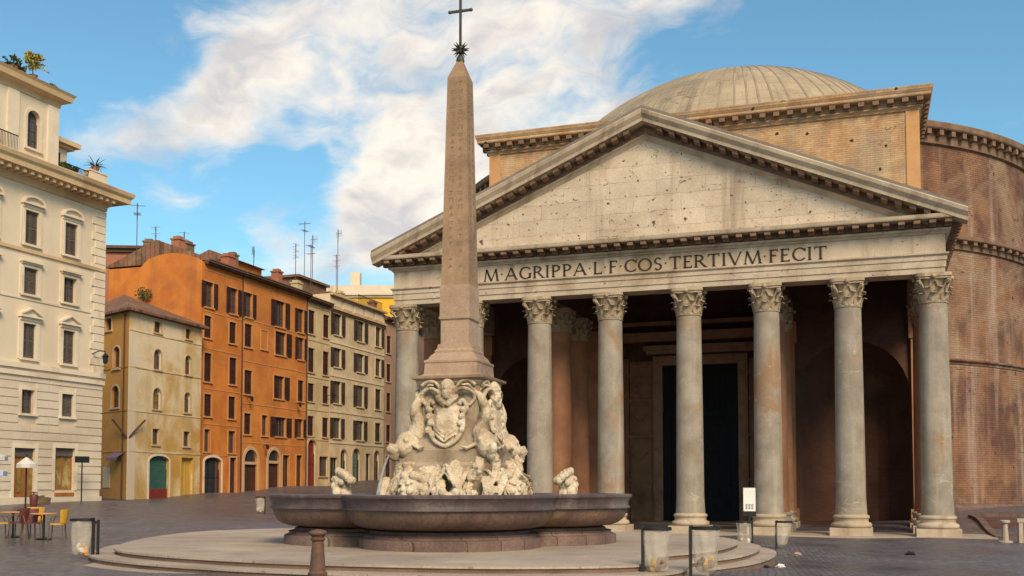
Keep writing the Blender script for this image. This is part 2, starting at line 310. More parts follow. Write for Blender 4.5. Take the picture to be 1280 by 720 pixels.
M['pink'] = mat('dusty_pink_plaster', (.46, .30, .22), (.40, .26, .19), sc=.5)
M['red_pl'] = mat('faded_red_plaster', (.38, .15, .09), (.31, .12, .075), (.45, .24, .16), sc=.5, streak=((.22, .1, .07), .5, .6))
M['bright_y'] = mat('bright_yellow_plaster', (.82, .48, .04), (.76, .43, .035), sc=.5)
M['tile'] = mat('roof_tile', (.26, .13, .075), (.18, .095, .06), (.30, .2, .13), sc=1.5, bump=.6, bsc=6, brick=(.22, .45, .03, (.4, .35, .3), .8), xmap='xy')
M['eave'] = mat('dark_eave', (.13, .075, .05), (.09, .055, .04), sc=2)
M['surround'] = mat('window_surround_stone', (.56, .40, .26), (.48, .33, .21), sc=1, bump=.1)
M['sur_or'] = mat('orange_window_surround', (.58, .30, .12), (.50, .25, .10), sc=1, bump=.1)
M['shutter'] = mat('maroon_shutter', (.085, .035, .028), (.06, .026, .022), sc=3, rough=.6, brick=(3, .075, .02, (.35, .3, .3), .8), bump=.4)
M['shutter_br'] = mat('brown_shutter', (.11, .065, .045), (.08, .048, .035), sc=3, rough=.6, brick=(3, .075, .02, (.35, .3, .3), .8), bump=.4)
M['shutter_gr'] = mat('grey_shutter', (.16, .13, .11), (.12, .10, .085), sc=3, rough=.6, brick=(3, .075, .02, (.4, .35, .3), .8), bump=.4)
M['glass'] = mat('window_glass', (.04, .045, .055), sc=2, rough=.07, bump=.06, bsc=.8, fine=0, spec=1.0)
M['sash'] = mat('sash_wood', (.13, .09, .065), sc=3)
M['dark_in'] = mat('dark_interior', (.02, .017, .016), sc=1)
M['door_wood'] = mat('brown_door_wood', (.075, .035, .025), (.05, .025, .02), sc=2, rough=.6, brick=(.5, .6, .02, (.4, .4, .4), .7))
M['shop_wood'] = mat('orange_shop_wood', (.36, .13, .035), (.28, .10, .03), sc=1.5, rough=.5)
M['shop_lit'] = mat('shop_display', (.30, .20, .06), (.16, .10, .03), (.45, .36, .16), sc=2.2, rough=.3)
M['green_sh'] = mat('green_roller_shutter', (.045, .13, .115), (.035, .10, .09), sc=2, rough=.5, brick=(9, .12, .012, (.5, .5, .5), .8))
M['red_paint'] = mat('dark_red_paint', (.22, .03, .025), sc=2)
M['white_paint'] = mat('white_paint', (.76, .74, .70), (.68, .66, .62), sc=2, bump=.04)
M['canvas'] = mat('white_canvas', (.60, .57, .53), (.52, .49, .46), sc=2, bump=.1)
M['canvas_b'] = mat('bluish_canvas', (.50, .56, .66), (.44, .5, .6), sc=2, bump=.1)
M['yel_pl'] = mat('yellow_wicker', (.60, .33, .03), (.50, .26, .025), sc=5, rough=.5)
M['red_pl2'] = mat('dark_red_wicker', (.14, .035, .03), (.10, .03, .03), sc=5, rough=.5)
M['purple'] = mat('mauve_awning', (.22, .14, .2), sc=2)
M['leaf'] = mat('green_leaves', (.075, .105, .03), (.05, .075, .022), sc=4, bump=0)
M['leaf_y'] = mat('yellowing_leaves', (.42, .34, .07), (.26, .24, .06), sc=4, bump=0)
M['terracotta'] = mat('terracotta_pot', (.34, .14, .075), sc=3)
M['cobble'] = None

# ------------------------------------------------------------------ ground
ANCH = np.array([(-5.3, -41.5, .76), (8.5, -43.3, .77), (8.6, -27, .38), (10, -1.6, -.36), (18, -1.6, -.34), (0, -1.6, -.36), (-10, -1.6, -.3), (-17, -1.6, -.15),
    (-29.3, -13.2, 1.66), (-39, 11, 1.9), (-37.6, 0, 1.5), (-38.8, 27, 2.45), (-38.8, 44, 3.1), (-30.1, -34, 1.35), (-22, -24, 1.3), (12.3, -62, .9), (-10, -62, 1.1),
    (30, -40, .6), (30, -10, .1), (17.6, -12, .1), (40, -60, 1), (-45, -60, 1.6), (-12, -15, .75), (-10.4, -37.5, 1.02), (0, 20, -.5), (0, 50, -.5), (25, 12, .35), (30, 30, .8), (-17, 30, 1.2), (-25, 60, 2.4), (-22.5, -6.6, .95), (1, -50, .82), (2, -36, .72), (-8.6, -32.6, 1.0), (-7, -29, 1.0), (-3, -28, .85), (-7, -40, .86)])
_A = np.c_[ANCH[:, 0], ANCH[:, 1], np.ones(len(ANCH))]
_pl = np.linalg.lstsq(_A, ANCH[:, 2], rcond=None)[0]; _res = ANCH[:, 2]-_A @ _pl
def gz(x, y):
    d2 = (ANCH[:, 0]-x)**2+(ANCH[:, 1]-y)**2+4
    w = 1/d2**1.6; k = float((w*_res).sum()/w.sum())
    cx, cy = min(max(x, -60), 60), min(max(y, -75), 90)
    return float(_pl[0]*cx+_pl[1]*cy+_pl[2])+k
def build_ground():
    fine = list(np.arange(-90, 91, 3.0)); far = [-3000, -1200, -500, -250, -140]
    xs = far+fine+[-f for f in far[::-1]]; ys = far+fine+[-f for f in far[::-1]]
    mb = MB(); I = [[mb.vert((x, y, gz(x, y))) for x in xs] for y in ys]
    for j in range(len(ys)-1):
        for i in range(len(xs)-1): mb.idx((I[j][i], I[j][i+1], I[j+1][i+1], I[j+1][i]))
    m = bpy.data.materials.new('basalt_setts'); m.use_nodes = True; nt = m.node_tree; N = nt.nodes; L = nt.links; b = N['Principled BSDF']
    tc = N.new('ShaderNodeTexCoord')
    rot = N.new('ShaderNodeMapping'); rot.inputs['Rotation'].default_value = (0, 0, R(84)); L.new(tc.outputs['Object'], rot.inputs[0])
    br = N.new('ShaderNodeTexBrick'); br.inputs['Scale'].default_value = 1; br.inputs['Brick Width'].default_value = .20; br.inputs['Row Height'].default_value = .16; br.inputs['Mortar Size'].default_value = .014
    wob = N.new('ShaderNodeTexNoise'); wob.inputs['Scale'].default_value = 3; L.new(rot.outputs[0], wob.inputs[0])
    wa = N.new('ShaderNodeVectorMath'); wa.operation = 'MULTIPLY_ADD'; L.new(wob.outputs['Color'], wa.inputs[0]); wa.inputs[1].default_value = (.16, .16, 0); L.new(rot.outputs[0], wa.inputs[2]); L.new(wa.outputs[0], br.inputs[0])
    br.inputs['Color1'].default_value = (.160, .138, .146, 1); br.inputs['Color2'].default_value = (.075, .064, .072, 1); br.inputs['Mortar'].default_value = (.035, .03, .031, 1)
    n = N.new('ShaderNodeTexNoise'); n.inputs['Scale'].default_value = .22; n.inputs['Detail'].default_value = 8; n.inputs['Roughness'].default_value = .65; L.new(tc.outputs['Object'], n.inputs[0])
    mr = N.new('ShaderNodeMapRange'); L.new(n.outputs[0], mr.inputs[0])
    for i, v in ((1, .3), (2, .7), (3, .72), (4, 1.35)): mr.inputs[i].default_value = v
    mx = N.new('ShaderNodeMix'); mx.data_type = 'RGBA'; mx.blend_type = 'MULTIPLY'; mx.inputs[0].default_value = 1; L.new(br.outputs['Color'], mx.inputs[6]); L.new(mr.outputs[0], mx.inputs[7])
    L.new(mx.outputs[2], b.inputs['Base Color'])
    rr = N.new('ShaderNodeMapRange'); L.new(n.outputs[0], rr.inputs[0])
    for i, v in ((1, .3), (2, .7), (3, .30), (4, .55)): rr.inputs[i].default_value = v
    L.new(rr.outputs[0], b.inputs['Roughness'])
    bp = N.new('ShaderNodeBump'); bp.inputs['Strength'].default_value = .7; bp.inputs['Distance'].default_value = .02; bp.invert = True; L.new(br.outputs['Fac'], bp.inputs['Height']); L.new(bp.outputs[0], b.inputs['Normal'])
    tag(mb.build('ground', m, smooth=60), kind='structure')
build_ground()

# ------------------------------------------------------------------ the temple
COLX = [2.398+4.52*k for k in range(4)]; COLX = [-x for x in COLX[::-1]]+COLX
PZ = -.27                                    # portico floor
def column_meshes():
    n = 28
    sh = MB(); prof = []
    for k in range(13):
        t = k/12; r = .815-.09*t**1.6
        prof.append((r, .93+t*11.62))
    prof = [(.86, .90), (.86, .95)]+prof[1:]+[(.765, 12.56), (.765, 12.62)]
    sh.lathe(prof, n)
    ba = MB(); ba.box(-1.14, 1.14, -1.14, 1.14, PZ, .16)
    pr = []
    for a in range(-90, 91, 30): pr.append((.99+.12*math.cos(R(a)), .30+.14*math.sin(R(a))))
    pr += [(.95, .46), (.91, .54), (.93, .62)]
    for a in range(-90, 91, 30): pr.append((.92+.07*math.cos(R(a)), .75+.10*math.sin(R(a))))
    pr += [(.87, .88), (.87, .905)]
    ba.lathe(pr, n)
    ca = MB()
    ca.lathe([(.72, 12.62), (.70, 12.9), (.72, 13.4), (.80, 13.82), (.86, 13.88)], 20)
    def leaf(a, z0, h, r0, out, w):
        rings = []
        for k in range(8):
            t = k/7; rr = r0+.10*t+out*max(0, t-.45)**1.5*2.2; zz = z0+h*(t if t < .8 else .8+(t-.8)*-.6); ww = w*(.75+.45*math.sin(PI*min(t*1.1, 1)))*(1 if t < .8 else 1-(t-.8)*2.6)
            th = .05
            c, s_ = math.cos(a), math.sin(a)
            def P(rad, tan): return (c*rad-s_*tan, s_*rad+c*tan, zz)
            rings.append([P(rr, -ww), P(rr+.06, -ww*.45), P(rr+.02, 0), P(rr+.06, ww*.45), P(rr, ww), P(rr-th, ww*.6), P(rr-th, -ww*.6)])
        ca.loft(rings)
    for k in range(8): leaf(k*PI/4, 12.64, .62, .70, .22, .22)
    for k in range(8): leaf(k*PI/4+PI/8, 12.8, .82, .70, .28, .20)
    for k in range(4):
        a = PI/4+k*PI/2; c, s_ = math.cos(a), math.sin(a)
        for sd in (-1, 1):
            pts = []
            for q in range(12):
                t = q/11
                if t < .55: rr, zz = .68+.42*(t/.55), 13.2+.62*(t/.55)
                else:
                    b = (t-.55)/.45*PI*1.6; rr, zz = 1.10+.02-.12*(1-math.cos(b))*.5+.07*math.sin(b), 13.82-.11*(1-math.cos(b))
                pts.append((c*rr-s_*sd*.10*(1-t*.5), s_*rr+c*sd*.10*(1-t*.5), zz))
            ca.tube(pts, [.055]*12, 6)
    for k in range(4):
        a = k*PI/2; c, s_ = math.cos(a), math.sin(a)
        for sd in (-1, 1):
            pts = [(c*(.70+.14*t)-s_*sd*(.30-.2*t), s_*(.70+.14*t)+c*sd*(.30-.2*t), 13.25+.5*t) for t in (0, .3, .6, .85, 1)]
            ca.tube(pts, [.05, .05, .05, .06, .08], 6)
        ca.ball((c*.98, s_*.98, 13.98), .13, 8)
    poly = []
    for k in range(4):
        a = PI/4+k*PI/2
        poly += [(1.22*math.cos(a-.10), 1.22*math.sin(a-.10)), (1.22*math.cos(a+.10), 1.22*math.sin(a+.10))]
        for q in (.25, .5, .75):
            b = a+.10+(PI/2-.20)*q; rr = 1.22-(.32)*math.sin(PI*q)**.7
            poly.append((rr*math.cos(b), rr*math.sin(b)))
    ca.prism([(x*.94, y*.94) for x, y in poly], 'z', 13.87, 13.99); ca.prism(poly, 'z', 13.992, 14.18)
    return sh.mesh('column', M['granite'], 40), sh.mesh('column_red', M['granite_red'], 40), ba.mesh('column_base', M['marble'], 40), ca.mesh('capital', M['cap'], 50)

def glyph_letters():
    """Roman capitals as stroke polygons in units of the cap height: {char: (width, [polys])}"""
    G = {}
    TK, TN = .125, .075
    def stem(x, t=TK, y0=0, y1=1, st=True, sb=True):
        p = [[(x-t/2, y0), (x+t/2, y0), (x+t/2, y1), (x-t/2, y1)]]
        if sb: p.append([(x-t/2-.07, y0), (x+t/2+.07, y0), (x+t/2, y0+.05), (x-t/2, y0+.05)])
        if st: p.append([(x-t/2-.07, y1), (x-t/2, y1-.05), (x+t/2, y1-.05), (x+t/2+.07, y1)])
        return p
    def diag(x0, y0, x1, y1, t, ser=0):
        p = [[(x0-t/2, y0), (x0+t/2, y0), (x1+t/2, y1), (x1-t/2, y1)]]
        if ser & 1: p.append([(x0-t/2-.07, y0), (x0+t/2+.07, y0), (x0+t/2, y0+.045), (x0-t/2, y0+.045)])
        if ser & 2: p.append([(x1-t/2-.07, y1), (x1-t/2, y1-.045), (x1+t/2, y1-.045), (x1+t/2+.07, y1)])
        return p
    def bar(x0, x1, y, t=TN, ser=0):
        p = [[(x0, y-t/2), (x1, y-t/2), (x1, y+t/2), (x0, y+t/2)]]
        if ser: p.append([(x1-.05, y-t/2 if ser > 0 else y-.13), (x1, y-t/2 if ser > 0 else y-.13), (x1, y+.13 if ser > 0 else y+t/2), (x1-.05, y+.13 if ser > 0 else y+t/2)])
        return p
    def arc(cx, cy, rx, ry, a0, a1, n=16):
        p = []
        for k in range(n):
            a, b = R(a0+(a1-a0)*k/n), R(a0+(a1-a0)*(k+1)/n)
            def th(q): return TN+(TK-TN)*abs(math.cos(q))
            p.append([(cx+rx*math.cos(a), cy+ry*math.sin(a)), (cx+rx*math.cos(b), cy+ry*math.sin(b)), (cx+(rx-th(b))*math.cos(b), cy+(ry-th(b))*math.sin(b)), (cx+(rx-th(a))*math.cos(a), cy+(ry-th(a))*math.sin(a))])
        return p
    G['M'] = (1.08, diag(.08, 0, .20, 1, TN, 1)+diag(.20, 1, .54, 0, TK)+diag(.54, 0, .88, 1, TN)+diag(.88, 1, 1.0, 0, TK)+[[(.93-.06, 0), (1.13, 0), (1.06, .045), (.94, .045)]])
    G['A'] = (.92, diag(.08, 0, .46, 1, TN, 1)+diag(.46, 1, .84, 0, TK)+[[(.71, 0), (.97, 0), (.90, .045), (.78, .045)]]+bar(.22, .70, .34))
    G['G'] = (.88, arc(.5, .5, .45, .52, 42, 318)+stem(.80, TK, .05, .45, True, False))
    G['C'] = (.84, arc(.5, .5, .45, .52, 42, 318)+[[(.78, .72), (.85, .72), (.85, .98), (.82, .98)]])
    G['O'] = (.96, arc(.48, .5, .46, .52, 0, 360, 22))
    G['R'] = (.80, stem(.16)+arc(.30, .73, .34, .27, -90, 90)+bar(.16, .32, .963)+bar(.16, .32, .497)+diag(.38, .50, .76, 0, TK)+[[(.63, 0), (.90, 0), (.82, .045), (.70, .045)]])
    G['P'] = (.68, stem(.16)+arc(.30, .72, .34, .28, -90, 90)+bar(.16, .32, .963)+bar(.16, .32, .477))
    G['I'] = (.34, stem(.17))
    G['L'] = (.62, stem(.16)+bar(.16, .60, .0375, TN, 1))
    G['F'] = (.60, stem(.16)+bar(.16, .58, .963, TN, -1)+bar(.16, .48, .52))
    G['E'] = (.62, stem(.16)+bar(.16, .58, .963, TN, -1)+bar(.16, .48, .52)+bar(.16, .60, .0375, TN, 1))
    G['T'] = (.78, stem(.39, TK, 0, 1, False, True)+bar(.03, .75, .963)+[[(.03, .80), (.08, .80), (.08, .93), (.03, .93)], [(.70, .80), (.75, .80), (.75, .93), (.70, .93)]])
    G['V'] = (.90, diag(.44, 0, .08, 1, TK, 2)+diag(.44, 0, .80, 1, TN, 2))
    G['S'] = (.58, arc(.29, .745, .25, .27, 30, 270, 14)+arc(.29, .265, .26, .28, -150, 90, 14))
    G['.'] = (.26, [[(.06, .56), (.20, .56), (.13, .44)]])
    return G

def rake_prism(mb, prof, x0, z0, x1, z1, mi=0):
    """profile [(y, dz)] carried along a slope in a plane of constant y, ends cut upright"""
    A = [mb.vert((x0, y, z0+d)) for y, d in prof]; B = [mb.vert((x1, y, z1+d)) for y, d in prof]; n = len(prof)
    for i in range(n): mb.idx((A[i], B[i], B[(i+1) % n], A[(i+1) % n]), mi)
    mb.idx(A[::-1], mi); mb.idx(B, mi)

def build_temple():
    T = thing('domed_temple', (0, 0, 0), 0, 'ancient domed temple with eight grey granite columns carrying an inscribed pediment', 'temple')
    sg, sr, bm_, cm = column_meshes()
    spots = [(x, 0, sg) for x in COLX]+[(x, y, sr) for y in (4.52, 9.04) for x in (COLX[0], COLX[2], COLX[5], COLX[7])]
    for i, (x, y, me) in enumerate(spots):
        c = inst('column', me, T, (x, y, 0), (i*2.399) % 6.28*0+(i % 4)*PI/2)
        inst('column_base', bm_, c); inst('capital', cm, c)
    # floor, architrave
    f = MB(); f.box(-18.8, 18.8, -1.75, 20.4, PZ-.5, PZ); f.build('portico_floor', M['trav'], T)
    W = 16.62; Y0 = -.76; YB = 16.4
    path = [(-W, YB), (-W, Y0), (W, Y0), (W, YB)]
    # architrave and frieze as a hollow U of real thickness
    e = MB()
    e.sweep(path, [(-1.5, 14.18), (-.06, 14.18), (-.06, 14.50), (0, 14.502), (0, 14.88), (.05, 14.882), (.05, 15.10), (.16, 15.20), (.16, 15.28), (-.02, 15.282), (-1.5, 15.282)])
    e.build('architrave', M['frieze'], T, 30)
    e = MB(); e.sweep(path, [(-1.5, 15.284), (-.02, 15.284), (-.02, 16.34), (-1.5, 16.34)]); fr = e.build('frieze', M['frieze'], T)
    G = glyph_letters(); s = 'M.AGRIPPA.L.F.COS.TERTIVM.FECIT'; H = .74
    gap = .085; tot = sum(G[c][0]+gap for c in s)-gap; sx = 20.75/(tot*H)
    x = -10.36
    for c in s:
        w, polys = G[c]; mb = MB()
        for p in polys:
            mb.prism([(x+q[0]*H*sx, 15.36+q[1]*H) for q in p], 'y', Y0-.004+.02-.035, Y0+.03)
        x += (w+gap)*H*sx
        mb.build('bronze_letter' if c != '.' else 'letter_stop', M['letter'], fr)
    # horizontal cornice with modillions
    e = MB()
    e.sweep(path, [(-.3, 16.342), (.06, 16.342), (.10, 16.42), (.26, 16.50), (.28, 16.60), (.12, 16.61), (.12, 17.0), (.95, 17.0), (.98, 17.06), (1.0, 17.24), (.1, 17.30), (-.3, 17.30)], mi=0)
    e.sweep(path, [(-.1, 16.615), (.125, 16.615), (.125, 16.995), (-.1, 16.995)], mi=1)  # dark strip paints in the shade behind the modillions
    def mods(mb, p0, p1, n, z0, z1, o0, o1, w):
        p0 = Vector(p0); p1 = Vector(p1); d = (p1-p0); Ld = d.length; d.normalize(); nn = Vector((d.y, -d.x))
        for k in range(n):
            c = p0+d*(Ld*(k+.5)/n)
            a = c+nn*o0; b = c+nn*o1
            P = [a-d*w/2, a+d*w/2, b+d*w/2, b-d*w/2]
            poly = [(q.x, q.y) for q in P]
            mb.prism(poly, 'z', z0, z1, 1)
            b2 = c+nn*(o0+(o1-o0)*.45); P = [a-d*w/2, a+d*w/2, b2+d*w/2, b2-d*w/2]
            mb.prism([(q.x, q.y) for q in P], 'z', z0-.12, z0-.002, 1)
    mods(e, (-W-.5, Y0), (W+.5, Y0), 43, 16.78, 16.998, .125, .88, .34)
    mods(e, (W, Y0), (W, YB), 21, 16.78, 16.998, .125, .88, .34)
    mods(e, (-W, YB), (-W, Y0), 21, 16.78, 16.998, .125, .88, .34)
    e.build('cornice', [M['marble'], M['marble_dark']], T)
    # side gutters of the long cornice (sima returns)
    # tympanum
    AZ = 24.9; TZ = 17.45; TX = 17.68; k = (AZ-TZ)/TX
    t = MB(); yy = -.72
    t.prism([(-W+1.0, 17.28), (W-1.0, 17.28), (0, 17.28+(W-1.0)*k)], 'y', yy, yy+.9); t.build('tympanum', M['tymp'], T)
    # raking cornices: low moulding, modillion band, sima
    for sgn in (-1, 1):
        rk = MB()
        def seg(prof, inset=0, mi=0): rake_prism(rk, prof, sgn*(TX-inset), TZ+k*inset, 0, AZ, mi)
        seg([(-1.95, -.02), (-2.02, -.10), (-1.98, -.30), (-1.80, -.55), (-1.78, -.74), (-.8, -.74), (-.8, -.02)])
        seg([(-.90, -.742), (-.90, -1.28), (-.3, -1.28), (-.3, -.742)], .9, 1)  # band coloured dark for the shade under the sima
        seg([(-.98, -1.282), (-1.02, -1.34), (-.86, -1.46), (-.62, -1.74), (-.3, -1.74), (-.3, -1.282)], 1.9)
        n = 22
        for q in range(n):
            xx = 1.0+(TX-2.2)*q/(n-1)*.995; w = .17
            def P(xv, y, d): return (sgn*xv, y, AZ-k*xv+d)
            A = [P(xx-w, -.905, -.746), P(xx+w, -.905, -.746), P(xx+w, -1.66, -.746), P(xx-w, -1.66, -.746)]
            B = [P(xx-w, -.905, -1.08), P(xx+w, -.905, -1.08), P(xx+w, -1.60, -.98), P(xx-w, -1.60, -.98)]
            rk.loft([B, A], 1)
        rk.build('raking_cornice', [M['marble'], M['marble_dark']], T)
    # portico roof
    for sgn in (-1, 1):
        ro = MB(); rake_prism(ro, [(-1.9, .16), (16.4, .16), (16.4, -.30), (-1.9, -.02+.004)], sgn*(TX+.02), TZ, 0, AZ+.02); ro.build('portico_roof', M['lead'], T)
    # inner beams, trusses and dark boarding above the aisles
    for x in (COLX[2], COLX[5], COLX[0], COLX[7]):
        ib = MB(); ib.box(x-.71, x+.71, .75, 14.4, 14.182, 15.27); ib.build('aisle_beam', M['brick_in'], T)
    for y in (2.5, 5.5, 8.5, 11.5):
        tr = MB()
        tr.box(-15.6, 15.6, y-.2, y+.2, 16.5, 16.95)
        for sgn in (-1, 1): rake_prism(tr, [(y-.18, -.95), (y+.18, -.95), (y+.18, -1.35), (y-.18, -1.35)], sgn*15.0, AZ-k*15, 0, AZ)
        tr.box(-.2, .2, y-.17, y+.17, 16.96, 23)
        tr.build('roof_truss', M['timber'], T)
    # back wall of the portico with two niches and the deep bay of the door
    bw = MB()
    YW = 14.5
    for sgn in (-1, 1):
        xs = sorted((sgn*6.15, sgn*16.1)); nc = sgn*11.43; nw = 3.75; zt = 12.6; zs = zt-nw
        bw.box(min(xs), nc-nw, YW, 20.4, PZ, 16.9); bw.box(nc+nw, max(xs), YW, 20.4, PZ, 16.9)
        n = 14
        for q in range(n):
            a, b = PI-PI*q/n, PI-PI*(q+1)/n
            p0 = (nc+nw*math.cos(a), zs+nw*math.sin(a)); p1 = (nc+nw*math.cos(b), zs+nw*math.sin(b))
            bw.face([(p0[0], YW, p0[1]), (p1[0], YW, p1[1]), (p1[0], YW, 16.9), (p0[0], YW, 16.9)])
        # half round niche behind
        rings = []
        for z in (PZ+.2, zs): rings.append([(nc+nw*math.cos(PI*q/n), YW+nw*math.sin(PI*q/n), z) for q in range(n+1)])
        for p in range(1, 6):
            ph = PI/2*p/6; rings.append([(nc+nw*math.cos(PI*q/n)*math.cos(ph), YW+nw*math.sin(PI*q/n)*math.cos(ph), zs+nw*math.sin(ph)) for q in range(n+1)])
        bw.loft(rings, 0, cap=False, closed=False)
        bw.box(nc-nw, nc+nw, YW, YW+2.7, PZ, PZ+.2)
        # string band across the wall
        bw.box(nc+nw+.003, max(xs)-.01, YW-.08, YW, zs-.1, zs+.12); bw.box(min(xs)+.01, nc-nw-.003, YW-.08, YW, zs-.1, zs+.12)
    bw.box(-6.15, 6.15, 20.42, 22, PZ, 16.9)
    bw.box(-16.1, 16.1, YW+.02, 20.4, 16.902, 17.2)
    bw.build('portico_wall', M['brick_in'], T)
    # pilasters against the wall
    for x in (COLX[2], COLX[5], COLX[0], COLX[7]):
        pm = MB(); pm.box(x-.66, x+.66, 14.15, 14.498, .9, 12.6); pm.box(x-.85, x+.85, 14.0, 14.496, PZ, .9); pm.box(x-.8, x+.8, 14.05, 14.496, 12.6, 14.1)
        pm.build('pilaster', M['granite_red'], T)
    for x in (-5.9, 5.9):
        pm = MB(); pm.box(x-.25, x+.25, 19.9, 20.41, PZ, 12.6); pm.build('pilaster', M['granite_red'], T)
    # reliefs at the sides of the door
    for sgn in (-1, 1):
        pn = MB()
        xa, xb = sorted((sgn*3.75, sgn*5.6))
        pn.box(xa, xb, 20.2, 20.418, PZ, 12.4)
        for (z0, z1) in ((.6, 2.6), (3.2, 6.2), (6.6, 9.0), (9.5, 10.6)):
            pn.box(xa+.15, xb-.15, 20.10, 20.198, z0, z1); pn.box(xa+.3, xb-.3, 20.04, 20.098, z0+.18, z1-.18)
        for z in (2.9, 6.4, 9.25, 11.3): pn.box(xa-.05, xb+.05, 20.0, 20.199, z-.12, z+.12)
        for (z0, z1) in ((3.2, 6.2), (6.6, 9.0)):
            zc = (z0+z1)/2; pts = [(xa+.4+(xb-xa-.8)*q/8, 19.98, zc+.35-.5*math.sin(PI*q/8)) for q in range(9)]
            pn.tube(pts, .1, 6)
        pn.build('relief_panel', M['panel'], T)
    # door frame and bronze doors
    df = MB()
    df.box(-3.7, -2.95, 19.95, 20.415, PZ, 12.0); df.box(2.95, 3.7, 19.95, 20.415, PZ, 12.0); df.box(-3.7, 3.7, 19.95, 20.415, 12.003, 12.75)
    df.box(-3.55, -3.1, 19.87, 19.948, PZ, 12.0); df.box(3.1, 3.55, 19.87, 19.948, PZ, 12.0); df.box(-3.55, 3.55, 19.87, 19.948, 12.15, 12.6)
    df.box(-4.4, 4.4, 19.5, 20.415, 13.2, 13.55); df.box(-4.2, 4.2, 19.7, 20.415, 12.9, 13.197)
    df.box(-6.1, 6.1, 19.4, 20.415, 13.9, 14.6); df.box(-6.1, 6.1, 19.7, 20.415, 15.2, 15.5)
    df.build('door_frame', mat('door_frame_marble', (.50, .30, .19), (.38, .22, .14), (.25, .14, .09), sc=1), T)
    for sgn in (-1, 1):
        d = MB(); xa, xb = sorted((sgn*.03, sgn*2.3)); d.box(xa, xb, 20.22, 20.35, PZ+.05, 7.8)
        for (z0, z1) in ((.3, 2.3), (2.7, 5.0), (5.4, 7.4)): d.box(xa+.25, xb-.25, 20.16, 20.218, z0, z1); d.box(xa+.4, xb-.4, 20.12, 20.158, z0+.15, z1-.15)
        for z in (2.5, 5.2, 7.6):
            for q in range(6): d.ball((xa+.15+(xb-xa-.3)*q/5, 20.2, z), .06, 6)
        dl = d.build('door_leaf', M['bronze'], T)
        h = MB(); h.lathe([(.02, 0), (.09, .01), (.09, .04), (.02, .05)], 8); ho = h.build('handle', M['letter'], dl, loc=(sgn*.3, 20.1, 1.3))
    d = MB()
    for x in (-2.63, 2.63): d.box(x-.31, x+.31, 20.15, 20.40, PZ+.02, 7.85)
    d.box(-2.94, 2.94, 20.15, 20.40, 7.853, 8.35)
    for q in range(13): d.box(-2.8+q*.4627, -2.7+q*.4627, 20.2, 20.3, 8.353, 11.95)
    d.box(-2.94, 2.94, 20.36, 20.41, 8.353, 12.0)
    d.build('door_grille', M['bronze'], T)

    # intermediate block
    bl = MB(); bl.box(-16.2, 16.2, 16.5, 30, 17.203, 29.2); bl.box(-16.2, -6.2, 20.42, 30, -1, 17.2); bl.box(6.2, 16.2, 20.42, 30, -1, 17.2); bl.build('porch_block', M['brick_or'], T)
    # corner pilaster strips and small cornice
    bc = MB(); pth = [(-16.2, 28), (-16.2, 16.5), (16.2, 16.5), (16.2, 28)]
    bc.sweep(pth, [(-.2, 29.203), (.12, 29.203), (.16, 29.32), (.30, 29.42), (.30, 29.52), (.20, 29.53), (.20, 29.98), (.80, 30.0), (.84, 30.05), (.84, 30.22), (.95, 30.42), (1.0, 30.66), (.9, 30.72), (-.2, 30.76)])
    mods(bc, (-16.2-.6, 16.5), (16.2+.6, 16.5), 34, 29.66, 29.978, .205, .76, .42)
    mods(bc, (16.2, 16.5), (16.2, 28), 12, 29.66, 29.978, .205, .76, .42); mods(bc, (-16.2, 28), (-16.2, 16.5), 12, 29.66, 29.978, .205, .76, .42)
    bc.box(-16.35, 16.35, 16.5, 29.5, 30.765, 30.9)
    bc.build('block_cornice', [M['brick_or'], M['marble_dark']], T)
    sm_ = mat('plain_orange_plaster', (.56, .31, .14), (.5, .26, .11), sc=.8)
    for x in (15.35, -16.26):
        st = MB(); st.box(x, x+.91, 16.42, 16.499, 17.21, 29.2); st.build('corner_strip', sm_, T)

    # rotunda, made about its own axis so the brick courses run round it
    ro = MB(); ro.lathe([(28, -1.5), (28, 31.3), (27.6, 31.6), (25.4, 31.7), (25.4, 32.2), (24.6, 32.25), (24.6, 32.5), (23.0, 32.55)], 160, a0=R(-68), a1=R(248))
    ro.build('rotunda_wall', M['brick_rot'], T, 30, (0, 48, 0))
    for (zt, zb, o) in ((31.2, 29.55, .95), (22.35, 21.3, .75), (12.5, 12.1, .28)):
        c = MB(); h = zt-zb
        c.lathe([(27.9, zb), (28+o*.25, zb+.05*h), (28+o*.3, zb+.35*h), (28+o*.32, zb+.62*h), (28+o*.92, zb+.64*h), (28+o, zb+.7*h), (28+o*1.05, zb+.94*h), (28+o*.9, zt), (27.9, zt+.08)], 160, cap=False, a0=R(-68), a1=R(248))
        if h > .6:
            for q in range(150):
                a = 2*PI*q/150
                if math.sin(a) > .3 or abs(a-R(270)) < R(22.3): continue
                mm = Matrix.Rotation(a, 4, 'Z'); c.M = mm; c.box(28+o*.33, 28+o*.86, -.2, .2, zb+.37*h, zb+.63*h, 1); c.M = None
        c.build('ring_cornice', [M['marble_dark'] if h > .6 else M['brick_rot'], M['marble_dark']], T, 30, (0, 48, 0))
    c = MB(); c.lathe([(27.9, -1.4), (28.9, -1.4), (28.9, .75), (28.6, .98), (28.0, 1.02)], 160, cap=False, a0=R(-58), a1=R(238)); c.build('rotunda_footing', M['plinth'], T, 30, (0, 48, 0))
    # dome
    d = MB(); pr = []
    Rr, zc = 24.72, 20.0
    for q in range(25):
        a = R(26+(79-26)*q/24); pr.append((Rr*math.cos(a), zc+Rr*math.sin(a)))
    pr = [(24.0, 30.4), (22.9, 30.6)]+pr+[(4.5, 44.2)]
    d.lathe(pr, 128, cap=False)
